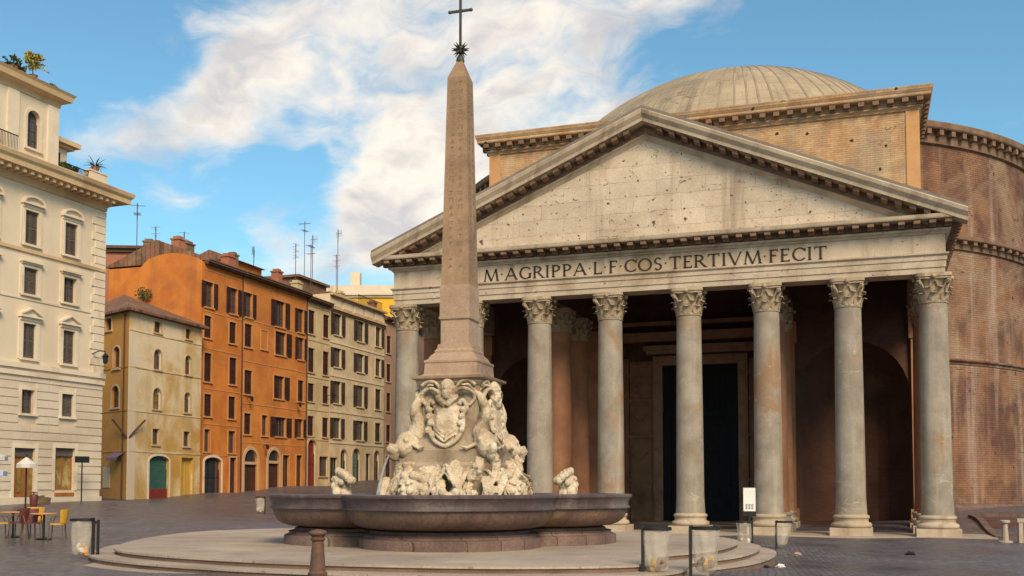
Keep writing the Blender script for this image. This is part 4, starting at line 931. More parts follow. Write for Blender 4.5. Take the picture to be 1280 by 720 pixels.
def white_palazzo():
    T = thing('corner_palazzo', (-30.05, -34.84, 0), R(88.172), 'tall cream palazzo with rusticated ground floor and planted roof terrace at the left edge', 'building')
    F = Fr(T); ops = []; wins = []
    cols = (5.4, 8.2, 11.0, 13.8, 16.58, 19.37)
    for c in cols:
        wins += [(c-.43, c+.43, 6.3, 7.55, 'mez'), (c-.43, c+.43, 9.22, 11.06, 'r1'), (c-.47, c+.47, 12.62, 14.02, 'r2'), (c-.46, c+.46, 15.28, 17.07, 'r3')]
    low = [(s0, s1, a, b, 0) for s0, s1, a, b, k in wins if k == 'mez']; up = [(s0, s1, a, b, 0) for s0, s1, a, b, k in wins if k != 'mez']
    gr = [(15.79, 17.18, 1.75, 4.48, 0), (18.57, 20.03, 2.25, 4.57, 0), (13.0, 14.4, 1.75, 4.48, 0), (10.2, 11.6, 2.2, 4.5, 0)]
    F.put('wall', wall_mesh('wall', 22, 8.9, 18.6, up, M['white_pl'], 14))
    F.put('ground_floor_wall', wall_mesh('ground_floor_wall', 22, .2, 8.3, low+gr, M['rustic'], 14, .35))
    # channelled blocks
    mb = MB()
    z = 2.3; row = 0
    openz = low+gr
    while z < 8.2:
        h = .42
        cuts = sorted([(o[0]-.18, o[1]+.18) for o in openz if o[2]-.15 < z+h and o[3]+.12 > z]); s = 0.0; segs = []
        for a, b in cuts: segs.append((s, a)); s = b
        segs.append((s, 22.05))
        for a, b in segs:
            x = a; k = 0
            while x < b-.05:
                wd = min(1.25 if (row+k) % 2 else .85, b-x); e = x+wd
                if b-e < .4: e = b
                mb.box(x+.012, e-.012, -.045, .01, z, min(z+h-.05, 8.28), 0, 0); x = e; k += 1
        z += h+.018; row += 1
    mb.box(0, 22.08, -.09, .01, .3, 1.9); 
    F.put('rusticated_stonework', mb.mesh('rusticated_stonework', M['rustic']))
    for s0, s1, a, b, k in wins:
        sh = rnd.choice(('closed', 'glass')) if k != 'r3' else 'closed'
        w = window(F, s0, s1, a, b, sh, 0, M['white_trim'], .16, .08, M['shutter_gr'] if sh == 'closed' else None)
        c = (s0+s1)/2; h = b-a; hw = .75
        hd = MB()
        if k == 'r1':
            hd.box(-hw, hw, -.28, .0, h+.30, h+.40); hd.box(-hw+.08, hw-.08, -.14, .0, h+.14, h+.297)
            for sg in (-1, 1): hd.prism([(sg*hw, h+.403), (sg*hw, h+.50), (0, h+.86), (0, h+.76)], 'y', -.28, 0)
            hd.prism([(-hw+.1, h+.403), (hw-.1, h+.403), (0, h+.75)], 'y', -.12, 0)
        elif k == 'r2': hd.box(-hw, hw, -.26, 0, h+.26, h+.36); hd.box(-hw+.06, hw-.06, -.16, 0, h+.17, h+.257)
        elif k == 'r3':
            hd.box(-hw, hw, -.26, 0, h+.30, h+.39); hd.box(-hw+.08, hw-.08, -.12, 0, h+.14, h+.297); n = 10
            A = [(hw*math.cos(PI-PI*q/n), h+.393+.42*math.sin(PI*q/n)) for q in range(n+1)]; B = [(x*.86, h+.393+(z-h-.393)*.72) for x, z in A]
            for q in range(n): hd.prism([A[q], A[q+1], B[q+1], B[q]], 'y', -.26, 0)
            hd.prism(B, 'y', -.10, 0)
        if k in ('r1', 'r2', 'r3'):
            for sg in (-1, 1): hd.box(sg*.66-.06, sg*.66+.06, -.06, 0, -.05, h+.14)
            inst('hood', hd.mesh('hood', M['white_trim']), w)
    strip(F, 'string_course', -.05, 22.12, 8.28, 8.52, .14, M['white_trim']); strip(F, 'string_course', -.05, 22.12, 8.66, 8.93, .18, M['white_trim']); strip(F, 'string_band', 0, 22.03, 8.522, 8.658, .04, M['white_trim'])
    strip(F, 'string_course', -.05, 22.10, 14.82, 15.0, .10, M['cornice_w']); strip(F, 'string_course', -.05, 22.08, 12.30, 12.40, .05, M['white_trim'])
    q = MB(); z = 8.95; k = 0
    while z < 18.3:
        wd = 1.0 if k % 2 else .75; q.box(22-wd, 22.06, -.06, .75, z, min(z+.40, 18.4)); z += .45; k += 1
    F.put('quoins', q.mesh('quoins', M['white_trim']))
    # great cornice
    c = MB(); pth = [(0, 0), (22, 0), (22, 14)]
    c.sweep(pth, [(-.3, 18.40), (.08, 18.40), (.10, 18.62), (.24, 18.72), (.26, 18.92), (.98, 18.96), (1.0, 19.22), (1.12, 19.36), (1.18, 19.56), (1.1, 19.62), (-.3, 19.64)])
    for k in range(44): x = .25+k*.5; c.box(x-.1, x+.1, -.86, -.255, 18.74, 18.945)
    F.put('cornice', c.mesh('cornice', M['cornice_w']))
    # attic storey set back over the cornice
    ao = [(c_-.44, c_+.44, 20.55, 22.62, 1.0) for c_ in (8.2, 11.0, 13.9, 16.79)]
    F.put('attic_wall', wall_mesh('attic_wall', 18.55, 19.62, 23.6, ao, M['white_pl'], 12), 0, 0, .25)
    for s0, s1, a, b, ar in ao:
        w = window(F, s0, s1, a, b, 'glass', 1.0, M['white_trim'], .14, .06, nz=4); w.location = Vector(w.location)+Vector((0, .25, 0))
    for s in (12.0, 15.0, 17.75):
        p = strip(F, 'attic_pilaster', s, s+.75, 19.7, 23.3, .10, M['white_trim']); p.location.y += .25
    a = MB(); a.sweep([(0, .25), (18.55, .25), (18.55, 12)], [(-.2, 23.35), (.06, 23.35), (.10, 23.6), (.5, 23.75), (.56, 24.02), (.66, 24.16), (-.2, 24.2)]); F.put('attic_cornice', a.mesh('attic_cornice', M['cornice_w']))
    g = MB(); g.box(18.56, 19.95, .95, 10, 19.64, 21.65); F.put('roof_room', g.mesh('roof_room', M['white_pl'])); g = MB(); g.box(18.56, 20.5, .45, 10.4, 21.66, 21.92); g.box(18.56, 20.25, .7, 10.2, 21.5, 21.655); F.put('roof_room_eave', g.mesh('roof_room_eave', M['cornice_w']))
    g = MB(); g.box(18.85, 19.4, .90, .948, 19.7, 21.2); F.put('roof_room_door', g.mesh('roof_room_door', M['dark_in']))
    g = MB(); g.box(20.55, 21.9, -.2, .25, 19.64, 20.42); g.box(20.5, 21.95, -.24, .29, 20.423, 20.5); g.box(21.5, 21.9, .26, 8, 19.64, 20.4); F.put('terrace_parapet', g.mesh('terrace_parapet', M['white_pl']))
    rl = MB(); rl.box(18.6, 20.54, -.12, -.08, 20.30, 20.34)
    for k in range(20): rl.box(18.65+k*.095, 18.67+k*.095, -.11, -.09, 19.64, 20.30)
    F.put('terrace_railing', rl.mesh('terrace_railing', M['black']))
    rl = MB(); rl.box(13.2, 15.0, -.62, -.58, 20.55, 20.6)
    for k in range(19): rl.box(13.22+k*.095, 13.24+k*.095, -.61, -.59, 19.64, 20.55)
    F.put('attic_balcony_railing', rl.mesh('attic_balcony_railing', M['black']))
    # ground floor openings
    def shopdoor(s0, s1, a, b, mt, name, pane):
        fr = window(F, s0, s1, a, b, 'none', 0, M['white_trim'], .18, .05, glass=(pane, mt), nx=2, nz=1, sill=False, name=name)
        d = MB(); d.box(-(s1-s0)/2, (s1-s0)/2, .14, .175, b-a-.45, b-a); inst('fascia', d.mesh('fascia', M['shutter_gr']), fr)
        return fr
    d = shopdoor(15.79, 17.18, 1.75, 4.48, M['shop_wood'], 'shop_door', M['shop_wood'])
    k = MB(); k.box(-.28, .10, .19, .236, .4, 2.0); k.box(.52, .69, .12, .236, .1, 2.2); inst('door_glass', k.mesh('door_glass', M['shop_lit']), d)
    d = shopdoor(18.57, 20.03, 2.25, 4.57, M['shop_wood'], 'shop_window', M['shop_lit']); k = MB(); k.box(-.7, .7, -.05, .2, -.32, -.125); inst('stall_riser', k.mesh('stall_riser', M['shop_wood']), d)
    shopdoor(13.0, 14.4, 1.75, 4.48, M['shop_wood'], 'shop_door', M['shop_wood']); shopdoor(10.2, 11.6, 2.2, 4.5, M['shop_wood'], 'shop_window', M['shop_lit'])
    # wall lantern on a bracket, at the corner
    wl = MB(); wl.tube([(0, 0, 0), (0, -.5, .15), (0, -.95, .10)], .03, 6); F.put('lamp_bracket', wl.mesh('lamp_bracket', M['black']), 21.2, 10.0)
    wl = MB(); wl.lathe([(.05, .1), (.16, .05), (.12, -.3), (.04, -.36)], 8); wl.lathe([(.22, .06), (.06, .22), (.02, .3)], 8); F.put('wall_lantern', wl.mesh('wall_lantern', M['black']), 21.2, 9.75, -.95)
    return T
white_palazzo()

def yellow_house():
    ax, ay = -37.62, -.32
    T = thing('corner_house', (ax, ay, 0), 0, 'small old house with ochre left side, peeling pale right side and a hipped tile roof', 'building')
    Fr_ = Fr(T, (0, 0), R(91.9)); dl = R(-23.09); Ll = 9.0
    Fl = Fr(T, (-Ll*math.cos(dl), -Ll*math.sin(dl)), dl)
    W = 9.05; S = M['surround']
    ow = [(2.87, 3.75, 13.9, 14.75, 0, 'dark'), (6.84, 7.6, 13.95, 14.75, 0, 'dark'), (2.9, 3.8, 11.15, 12.66, 1.0, 'glass'), (6.82, 7.64, 11.15, 12.66, 1.0, 'glass'), (2.88, 3.8, 8.18, 9.76, 1.0, 'lit'), (6.8, 7.62, 8.18, 9.76, 1.0, 'glass'), (2.88, 3.7, 5.54, 6.7, 0, 'glass'), (6.77, 7.6, 5.54, 6.7, 0, 'glass')]
    gd = [(2.55, 4.97, 1.4, 4.72, .35), (6.55, 8.1, 1.5, 4.65, 0)]
    Fr_.put('side_wall', wall_mesh('side_wall', W, .3, 15.0, [o[:5] for o in ow]+gd, M['yellow_r'], 8, .25, back=False))
    for s0, s1, a, b, ar, kd in ow:
        gl = (M['shop_lit'], M['sash']) if kd == 'lit' else None
        window(Fr_, s0, s1, a, b, 'glass', ar, M['yellow_r'] if kd == 'dark' else S, .10, .04, glass=gl)
    ol = [(Ll-3.45, Ll-2.6, 13.9, 14.8, 0), (Ll-2.25, Ll-1.3, 11.0, 12.6, 1.0), (Ll-2.4, Ll-1.3, 8.15, 9.75, 1.0), (Ll-7, Ll-6, 8.15, 9.75, 1.0), (Ll-7, Ll-6, 11, 12.6, 1.0)]
    Fl.put('front_wall', wall_mesh('front_wall', Ll, .3, 15.0, ol, M['yellow_l'], 8, .25, back=False))
    for s0, s1, a, b, ar in ol: window(Fl, s0, s1, a, b, 'glass', ar, S, .12, .04)
    # back walls close the volume
    mb = MB(); p1 = (math.cos(R(91.9))*W, math.sin(R(91.9))*W); p2 = (-Ll*math.cos(dl), -Ll*math.sin(dl)); p3 = (p2[0], p1[1]+.3)
    for a, b in ((p1, p3), (p3, p2)): mb.face([(a[0], a[1], .3), (b[0], b[1], .3), (b[0], b[1], 15), (a[0], a[1], 15)])
    mb.build('back_wall', M['yellow_l'], T)
    for z in (13.66, 11.0, 7.85, 4.92):
        strip(Fr_, 'string_course', .0, W, z, z+.09, .04, M['yellow_r'])
        if z != 13.66: strip(Fl, 'string_course', 0, Ll, z, z+.09, .04, M['yellow_l'])
    # bare pale corner render
    mb = MB(); mb.box(0, .85, -.025, .01, 1.3, 13.6); Fr_.put('corner_strip', mb.mesh('corner_strip', M['white_pl']))
    # hipped roof with deep eaves
    ctr = Vector((-4.6, 5.0, 17.35)); ring = [Vector((0, 0)), Vector(p1), Vector(p3), Vector(p2)]
    mid = sum(ring, Vector((0, 0)))/4
    e0 = [(mid+(r-mid)*1.11) for r in ring]
    mb = MB(); zt, zb = 15.2, 15.02
    for k in range(4):
        a, b = e0[k], e0[(k+1) % 4]
        mb.face([(a.x, a.y, zt), (b.x, b.y, zt), tuple(ctr)]); mb.face([(a.x, a.y, zb), (b.x, b.y, zb), (b.x, b.y, zt), (a.x, a.y, zt)])
    mb.face([(v.x, v.y, zb) for v in e0][::-1]); mb.build('roof', M['tile'], T)
    rf = MB()
    for k in range(10): rf.box(-.05, .05, -.62, 0, 14.86, 15.0); 
    # doors
    d = window(Fr_, 2.55, 4.97, 1.4, 4.72, 'none', .35, M['white_trim'], .16, .05, glass=(M['green_sh'], M['green_sh']), nx=1, nz=1, sill=False, name='shop_shutter')
    k = MB(); k.box(-1.2, 1.2, .12, .22, .0, .85); inst('shutter_skirt', k.mesh('shutter_skirt', M['red_paint']), d)
    window(Fr_, 6.55, 8.1, 1.5, 4.65, 'none', 0, M['ochre_w'], .14, .05, glass=(M['ochre_w'], M['ochre_w']), nx=2, nz=1, sill=False, name='blocked_door')
    # downpipe, notice board, flagpoles, small awning
    p = MB(); p.tube([(0, -.08, 1.4), (0, -.08, 14.9)], .05, 6); Fl.put('downpipe', p.mesh('downpipe', M['shutter_br']), Ll-.55)
    n = MB(); n.box(0, 1.05, -.05, .0, 0, 1.5); Fl.put('notice_board', n.mesh('notice_board', M['cream_b']), Ll-3.4, 2.35)
    p = MB(); p.tube([(0, 0, 0), (-1.2, -.5, 1.35)], .07, 6); Fl.put('flagpole', p.mesh('flagpole', M['timber']), Ll-.05, 5.9)
    p = MB(); p.tube([(0, 0, 0), (1.25, -.45, 1.35)], .07, 6); Fr_.put('flagpole', p.mesh('flagpole', M['timber']), .15, 5.9)
    p = MB(); p.face([(0, 0, .5), (1.6, 0, .5), (1.6, -.6, .1), (0, -.6, .1)]); p.face([(0, -.6, .1), (1.6, -.6, .1), (1.6, -.62, -.1), (0, -.62, -.1)]); Fl.put('awning', p.mesh('awning', M['purple']), Ll-1.9, 4.4)
    w = MB(); w.tube([(0, 0, 0), (0, -.35, .1)], .025, 6); w.lathe([(.10, -.25), (.14, .02), (.03, .14)], 8, (0, -.4, 0)); Fl.put('wall_lantern', w.mesh('wall_lantern', M['iron_rust']), Ll-3.2, 11.2)
yellow_house()

PX, PY = -38.8, 10.2
def street_house(name, label, s0, s1, zt, wallm, side=True, eave=.55, depth=9.5):
    T = thing(name, (PX, PY+s0, 0), R(90), label, 'building'); F = Fr(T); F.L = s1-s0; F.s0 = s0; return T, F
def roof_and_eave(T, F, zt, depth, ov=.55, roofm='tile', h=2.2):
    e = MB(); e.box(-.02, F.L+.02, -ov, .02, zt, zt+.16); e.box(0, F.L, -ov+.15, .015, zt-.14, zt-.003)
    for k in range(int(F.L/.55)): e.box(.2+k*.55, .3+k*.55, -ov+.08, .01, zt-.12, zt-.002)
    F.put('eave', e.mesh('eave', M['eave']))
    r = MB(); r.prism([(-ov-.05, zt+.165), (-ov-.05, zt+.24), (depth/2, zt+h), (depth+.4, zt+.24), (depth+.4, zt+.165)], 'x', 0, F.L); F.put('roof', r.mesh('roof', M[roofm]))
def chimney(F, s, y, z, w=.7, h=1.5, m='red_pl'):
    c = MB(); c.box(-w/2, w/2, -.4, .4, 0, h); c.box(-w/2-.08, w/2+.08, -.48, .48, h+.002, h+.14); c.box(-w/2+.1, w/2-.1, -.3, .3, h+.142, h+.34); return F.put('chimney', c.mesh('chimney', M[m]), s, z, y)
def local(ops, F): return [(a-F.s0, b-F.s0)+tuple(r) for a, b, *r in ops]

def orange_a():
    T, F = street_house('town_house', 'narrow orange house with rounded gable next to the small peeling corner house', 0, 5.42, 20.8, None)
    W = local([(.15, 1.25, 17.15, 19.25, 'open'), (3.65, 4.75, 17.15, 19.35, 'open'), (.05, 1.05, 14.6, 16.42, 'closed'), (3.6, 4.6, 14.6, 16.42, 'closed'), (.12, 1.12, 11.0, 13.35, 'closed'), (3.68, 4.75, 11.1, 13.38, 'closed'), (.2, 1.2, 8.16, 9.98, 'closed'), (3.62, 4.64, 8.16, 10.05, 'closed'), (.28, 1.08, 5.25, 7.1, 'glass'), (3.68, 4.68, 5.25, 7.12, 'glass')], F)
    G = [(.35, 2.69, 1.5, 4.82, .35), (3.96, 4.91, 1.7, 4.87, 0)]
    F.put('wall', wall_mesh('wall', F.L, .6, 20.8, [(w[0], w[1], w[2], w[3], 0) for w in W]+G, M['orange'], 9.5))
    for a, b, c, d, k in W: window(F, a, b, c, d, k, 0, M['sur_or'], .11, .04)
    window(F, *G[0][:4], 'none', .35, M['white_trim'], .2, .06, glass=(M['glass'], M['black']), nx=3, nz=2, sill=False, name='shop_front'); window(F, *G[1][:4], 'none', 0, M['surround'], .1, .04, glass=(M['door_wood'], M['door_wood']), nx=2, nz=1, sill=False, name='front_door')
    # rounded gable wall rising over the corner house
    g = MB(); pts = [(.02, 20.8)]+[(.02+8.6*t, 20.8+.9*math.sin(PI*min(1, t*1.35))**.8 - (2.6*max(0, t-.62)**1.4*3)) for t in (.08, .2, .35, .5, .62, .74, .86, 1.0)]+[(8.62, 14), (.02, 14)]
    g.prism(pts, 'x', -.30, -.002); F.put('gable', g.mesh('gable', M['orange']))
    for z in (20.2, 16.75, 13.7, 10.4, 7.5, 4.95): strip(F, 'string_course', 0, F.L, z, z+.08, .03, M['sur_or'])
    roof_and_eave(T, F, 20.8, 9.5, .5); chimney(F, 1.2, 3.5, 22.1, .8, 1.0); chimney(F, 3.6, 4.4, 22.4, 1.1, .9, 'marble_dark')
def orange_b():
    T, F = street_house('town_house', 'wide deep orange house with two arched doorways beside the straw coloured houses', 5.42, 16.6, 20.8, None)
    W = local([(5.98, 7.05, 17.2, 19.35, 'open'), (10.9, 12.5, 17.1, 19.5, 'open'), (14.85, 15.95, 17.1, 19.35, 'open'), (5.9, 7.05, 14.58, 16.6, 'closed'), (10.9, 12.75, 14.5, 16.65, 'half'), (14.95, 16.05, 14.5, 16.6, 'open'), (8.55, 9.6, 14.7, 16.4, 'blank'), (5.95, 7.15, 10.45, 12.55, 'closed'), (10.75, 12.5, 10.45, 12.55, 'half'), (14.98, 16.02, 10.48, 12.5, 'closed'), (6.0, 7.05, 6.95, 8.78, 'closed'), (8.8, 9.75, 6.95, 8.78, 'glass'), (11.1, 12.9, 6.98, 8.76, 'open'), (14.95, 16.0, 7.05, 8.8, 'open')], F)
    G = local([(6.12, 8.2, 1.8, 5.65, 1.0), (9.95, 11.85, 1.9, 5.72, 1.0), (12.41, 13.54, 2.1, 5.3, 0), (14.83, 15.87, 2.2, 5.35, 0)], F)
    F.put('wall', wall_mesh('wall', F.L, .6, 20.8, [(w[0], w[1], w[2], w[3], 0) for w in W if w[4] != 'blank']+G, M['orange_b'], 9.5))
    for a, b, c, d, k in W:
        if k == 'blank': F.put('blind_window', surround_mesh(b-a, d-c, 0, .11, .04, M['sur_or']), (a+b)/2, c)
        else: window(F, a, b, c, d, k, 0, M['sur_or'], .11, .04)
    for k, g in enumerate(G):
        arch = k < 2
        d = window(F, *g[:4], 'none', g[4], M['surround'] if arch else M['sur_or'], .28 if arch else .1, .06, glass=(M['door_wood'], M['door_wood']) if arch else (M['glass'], M['black']), nx=2, nz=1, sill=False, name='arched_door' if arch else 'shop_door')
        if arch:
            w = g[1]-g[0]; h = g[3]-g[2]; q = MB(); q.box(-w/2, w/2, .05, .22, h-w/2-.28, h-w/2-.03); inst('transom', q.mesh('transom', M['surround']), d)
            q = MB(); n = 8; q.face([(w/2*.92*math.cos(PI*t/n), .17, h-w/2+w/2*.92*math.sin(PI*t/n)) for t in range(n+1)]); inst('fanlight', q.mesh('fanlight', M['glass']), d)
    for z in (20.2, 16.95, 13.3, 9.6, 6.2): strip(F, 'string_course', 0, F.L, z, z+.08, .03, M['sur_or'])
    for s in (.05, 11.1):
        p = MB(); p.tube([(0, -.09, 2), (0, -.09, 20.6)], .055, 6); F.put('downpipe', p.mesh('downpipe', M['door_wood']), s)
    g = MB(); g.box(0, F.L, -.03, .01, 1.2, 3.0); 
    roof_and_eave(T, F, 20.8, 9.5, .6)
    r = MB(); r.box(4.2, 9.4, 4, 8.5, 20.9, 23.3); F.put('roof_room', r.mesh('roof_room', M['orange'])); r = MB(); r.prism([(3.6, 23.3), (8.9, 23.3), (6.2, 24.3)], 'x', 4.0, 9.6); F.put('roof_room_roof', r.mesh('roof_room_roof', M['tile']))
    chimney(F, 1.8, 2.6, 21.9, 1.2, .9); chimney(F, 3.6, 3.4, 22.2, .7, 1.2, 'marble_dark'); chimney(F, 10.2, 2.8, 21.8, .8, 1.3)
    for s, z in ((1.0, 10.1), (3.6, 6.0), (9.2, 10.2)):
        w = MB(); w.tube([(0, 0, 0), (0, -.45, .12)], .03, 6); w.lathe([(.10, -.3), (.16, .02), (.03, .16)], 8, (0, -.5, 0)); F.put('wall_lantern', w.mesh('wall_lantern', M['black']), s, z)
def cream_a():
    T, F = street_house('town_house', 'slim straw coloured house with tall arched gateway beside the wide orange house', 16.6, 21.1, 20.5, None)
    W = []
    for z0, z1 in ((17.25, 19.55), (13.5, 15.85), (10.65, 12.4), (7.3, 9.22)): W += [(16.85, 18.05, z0, z1, 'closed'), (19.75, 20.95, z0, z1, 'closed')]
    W = local(W, F); G = local([(16.95, 18.55, 2.2, 7.0, 1.0), (19.2, 20.95, 3.4, 5.35, 0)], F)
    F.put('wall', wall_mesh('wall', F.L, .8, 20.55, [w[:4]+(0,) for w in W]+G, M['cream'], 9.5))
    for w in W: window(F, *w, 0, M['surround'], .1, .04)
    window(F, *G[0][:4], 'none', 1.0, M['surround'], .25, .06, glass=(M['red_paint'], M['door_wood']), nx=2, nz=2, sill=False, name='arched_gate'); window(F, *G[1][:4], 'glass', 0, M['surround'], .14, .05, name='shop_window')
    for z in (19.95, 16.6, 13.0, 9.8, 6.9): strip(F, 'string_course', 0, F.L, z, z+.09, .04, M['surround'])
    roof_and_eave(T, F, 20.55, 9.5, .5); chimney(F, 2.4, 2.6, 21.6, .9, 1.0, 'cream')
    p = MB(); p.tube([(0, -.09, 2), (0, -.09, 20.4)], .05, 6); F.put('downpipe', p.mesh('downpipe', M['surround']), 4.42)
    w = MB(); w.tube([(0, 0, 0), (0, -.8, .25)], .03, 6); w.lathe([(.10, -.3), (.16, .02), (.03, .16)], 8, (0, -.85, .1)); F.put('wall_lantern', w.mesh('wall_lantern', M['black']), 4.0, 11.4)
def cream_b():
    T, F = street_house('town_house', 'pale straw house with panelled attic and paired brown shutters standing open', 21.1, 33.7, 21.9, None)
    W = []
    for z0, z1 in ((17.85, 20.02), (14.55, 16.5), (10.85, 13.1), (7.3, 9.35)):
        W += [(22.05, 23.55, z0, z1, 'open'), (27.1, 28.7, z0, z1, 'open'), (31.5, 32.85, z0, z1, 'closed' if z0 < 14 else 'half')]
    W = local(W, F); G = local([(21.4, 22.9, 2.3, 5.3, 0), (23.6, 24.9, 2.4, 6.2, 1.0), (26.2, 28.0, 2.4, 6.4, 1.0), (29.3, 30.3, 2.5, 5.9, 0), (31.3, 32.6, 2.5, 6.3, 1.0)], F)
    F.put('wall', wall_mesh('wall', F.L, .8, 21.9, [w[:4]+(0,) for w in W]+G, M['cream_b'], 9.5))
    for w in W: window(F, *w, 0, M['cream_b'], .12, .05, M['shutter_br'])
    for g in G: window(F, *g[:4], 'none', g[4], M['surround'], .18, .05, glass=(M['glass'], M['black']), nx=2, nz=2, sill=False, name='shop_front')
    for z in (16.95, 13.55, 9.9, 6.75): strip(F, 'string_course', 0, F.L, z, z+.16, .06, M['white_trim'])
    c = MB(); c.box(-.02, F.L+.1, -.35, .02, 20.35, 20.55); c.box(0, F.L+.05, -.18, .019, 20.2, 20.347); c.box(-.02, F.L+.15, -.4, .02, 21.75, 21.95); F.put('cornice', c.mesh('cornice', M['cornice_w']))
    for k in range(5): strip(F, 'attic_panel', .5+k*2.45, 2.3+k*2.45, 20.75, 21.6, .04, M['white_trim'])
    r = MB(); r.box(0, F.L, 0, 9.4, 21.955, 22.1); F.put('roof', r.mesh('roof', M['tile']))
    g = MB(); g.box(.5, 6.5, 4, 9, 22.1, 23.9); g.box(.2, 6.8, 3.7, 9.2, 23.903, 24.15); F.put('roof_room', g.mesh('roof_room', M['marble_dark']))
    rl = MB(); rl.box(6.6, F.L-.1, .2, .24, 22.9, 22.95)
    for k in range(30): rl.box(6.62+k*.2, 6.65+k*.2, .2, .23, 22.1, 22.9)
    F.put('terrace_railing', rl.mesh('terrace_railing', M['black'])); chimney(F, 9.5, 4, 22.1, .9, 1.6, 'cream')
def pink():
    T, F = street_house('town_house', 'dusty pink house end just left of the temple portico', 33.7, 47, 21.2, None)
    W = []
    for z0, z1 in ((17.4, 19.4), (14.2, 16.2), (10.8, 12.9), (7.4, 9.3)): W += [(34.3, 35.4, z0, z1, 'closed'), (37.3, 38.4, z0, z1, 'closed'), (40.5, 41.6, z0, z1, 'closed')]
    W = local(W, F); G = local([(34.2, 35.6, 2.6, 5.8, 0), (37.2, 38.8, 2.7, 6, 1.0)], F)
    F.put('wall', wall_mesh('wall', F.L, .8, 21.2, [w[:4]+(0,) for w in W]+G, M['pink'], 9.5))
    for w in W: window(F, *w, 0, M['surround'], .1, .04)
    for g in G: window(F, *g[:4], 'none', g[4], M['surround'], .16, .05, glass=(M['glass'], M['black']), sill=False, name='shop_front')
    roof_and_eave(T, F, 21.2, 9.5, .5); chimney(F, 3, 3, 22.4, .8, 1.2)
orange_a(); orange_b(); cream_a(); cream_b(); pink()

def plain_house(name, label, p0, p1, zt, wm, depth, rows, cols_, z0=1, roof='tile', cornice=None, hip=1.6):
    d = Vector((p1[0]-p0[0], p1[1]-p0[1])); L_ = d.length; ang = math.atan2(d.y, d.x)
    T = thing(name, (p0[0], p0[1], 0), ang, label, 'building'); F = Fr(T); F.L = L_
    W = []
    for (a, b) in rows:
        for c in cols_: W.append((c-.5, c+.5, a, b, 0))
    F.put('wall', wall_mesh('wall', L_, z0, zt, W, wm, depth))
    for w in W: window(F, *w[:4], rnd.choice(('closed', 'open', 'glass')), 0, M['surround'], .1, .04)
    c = MB(); c.box(-.3, L_+.3, -.5, .02, zt, zt+.25); c.box(-.15, L_+.15, -.25, .02, zt-.3, zt-.003); F.put('cornice', c.mesh('cornice', cornice or M['eave']))
    r = MB(); r.prism([(-.4, zt+.253), (depth/2, zt+hip), (depth+.3, zt+.253)], 'x', -.2, L_+.2); F.put('roof', r.mesh('roof', M[roof]))
    return T, F
T, F = plain_house('town_house', 'faded red house rising behind the cream palazzo and the corner house', (-58, 13.6), (-48.6, 17.6), 24.1, M['red_pl'], 8, ((20.6, 22.4), (17, 18.8)), (1.5, 4.2, 6.4, 8.6), hip=.5); chimney(F, 3.5, 3, 24.3, .9, 1.2); chimney(F, 8.2, 3, 24.2, .9, 1.2, 'marble_dark')
T, F = plain_house('town_house', 'bright yellow house with pale roof parapet far behind the straw houses', (-64, 69), (-42.5, 76), 29.6, M['bright_y'], 10, ((24.5, 26.5), (20, 22)), (3, 6.5, 10, 13.5, 17), cornice=M['white_trim'], hip=.5)
p = MB(); p.box(0, F.L, 0, .4, 29.86, 31.1); p.box(6.8, 8.2, 1.0, 2.5, 29.9, 33.2); F.put('parapet', p.mesh('parapet', M['white_trim']))
plain_house('town_house', 'warm orange house seen between the leftmost column and the obelisk', (-46.5, 64.6), (-41.9, 66.6), 25, M['orange_b'], 10, ((20.5, 22.5), (16.8, 18.8), (13, 15), (9.5, 11.4), (6, 8)), (1.2, 3.5))
plain_house('town_house', 'pale grey rendered house in the side street behind the portico columns', (-41.7, 66.8), (-29, 70.5), 22, M['cream_b'], 10, ((17.8, 19.6), (14.2, 16), (10.6, 12.4), (7, 8.8)), (1.5, 4.5, 7.5, 10.5))

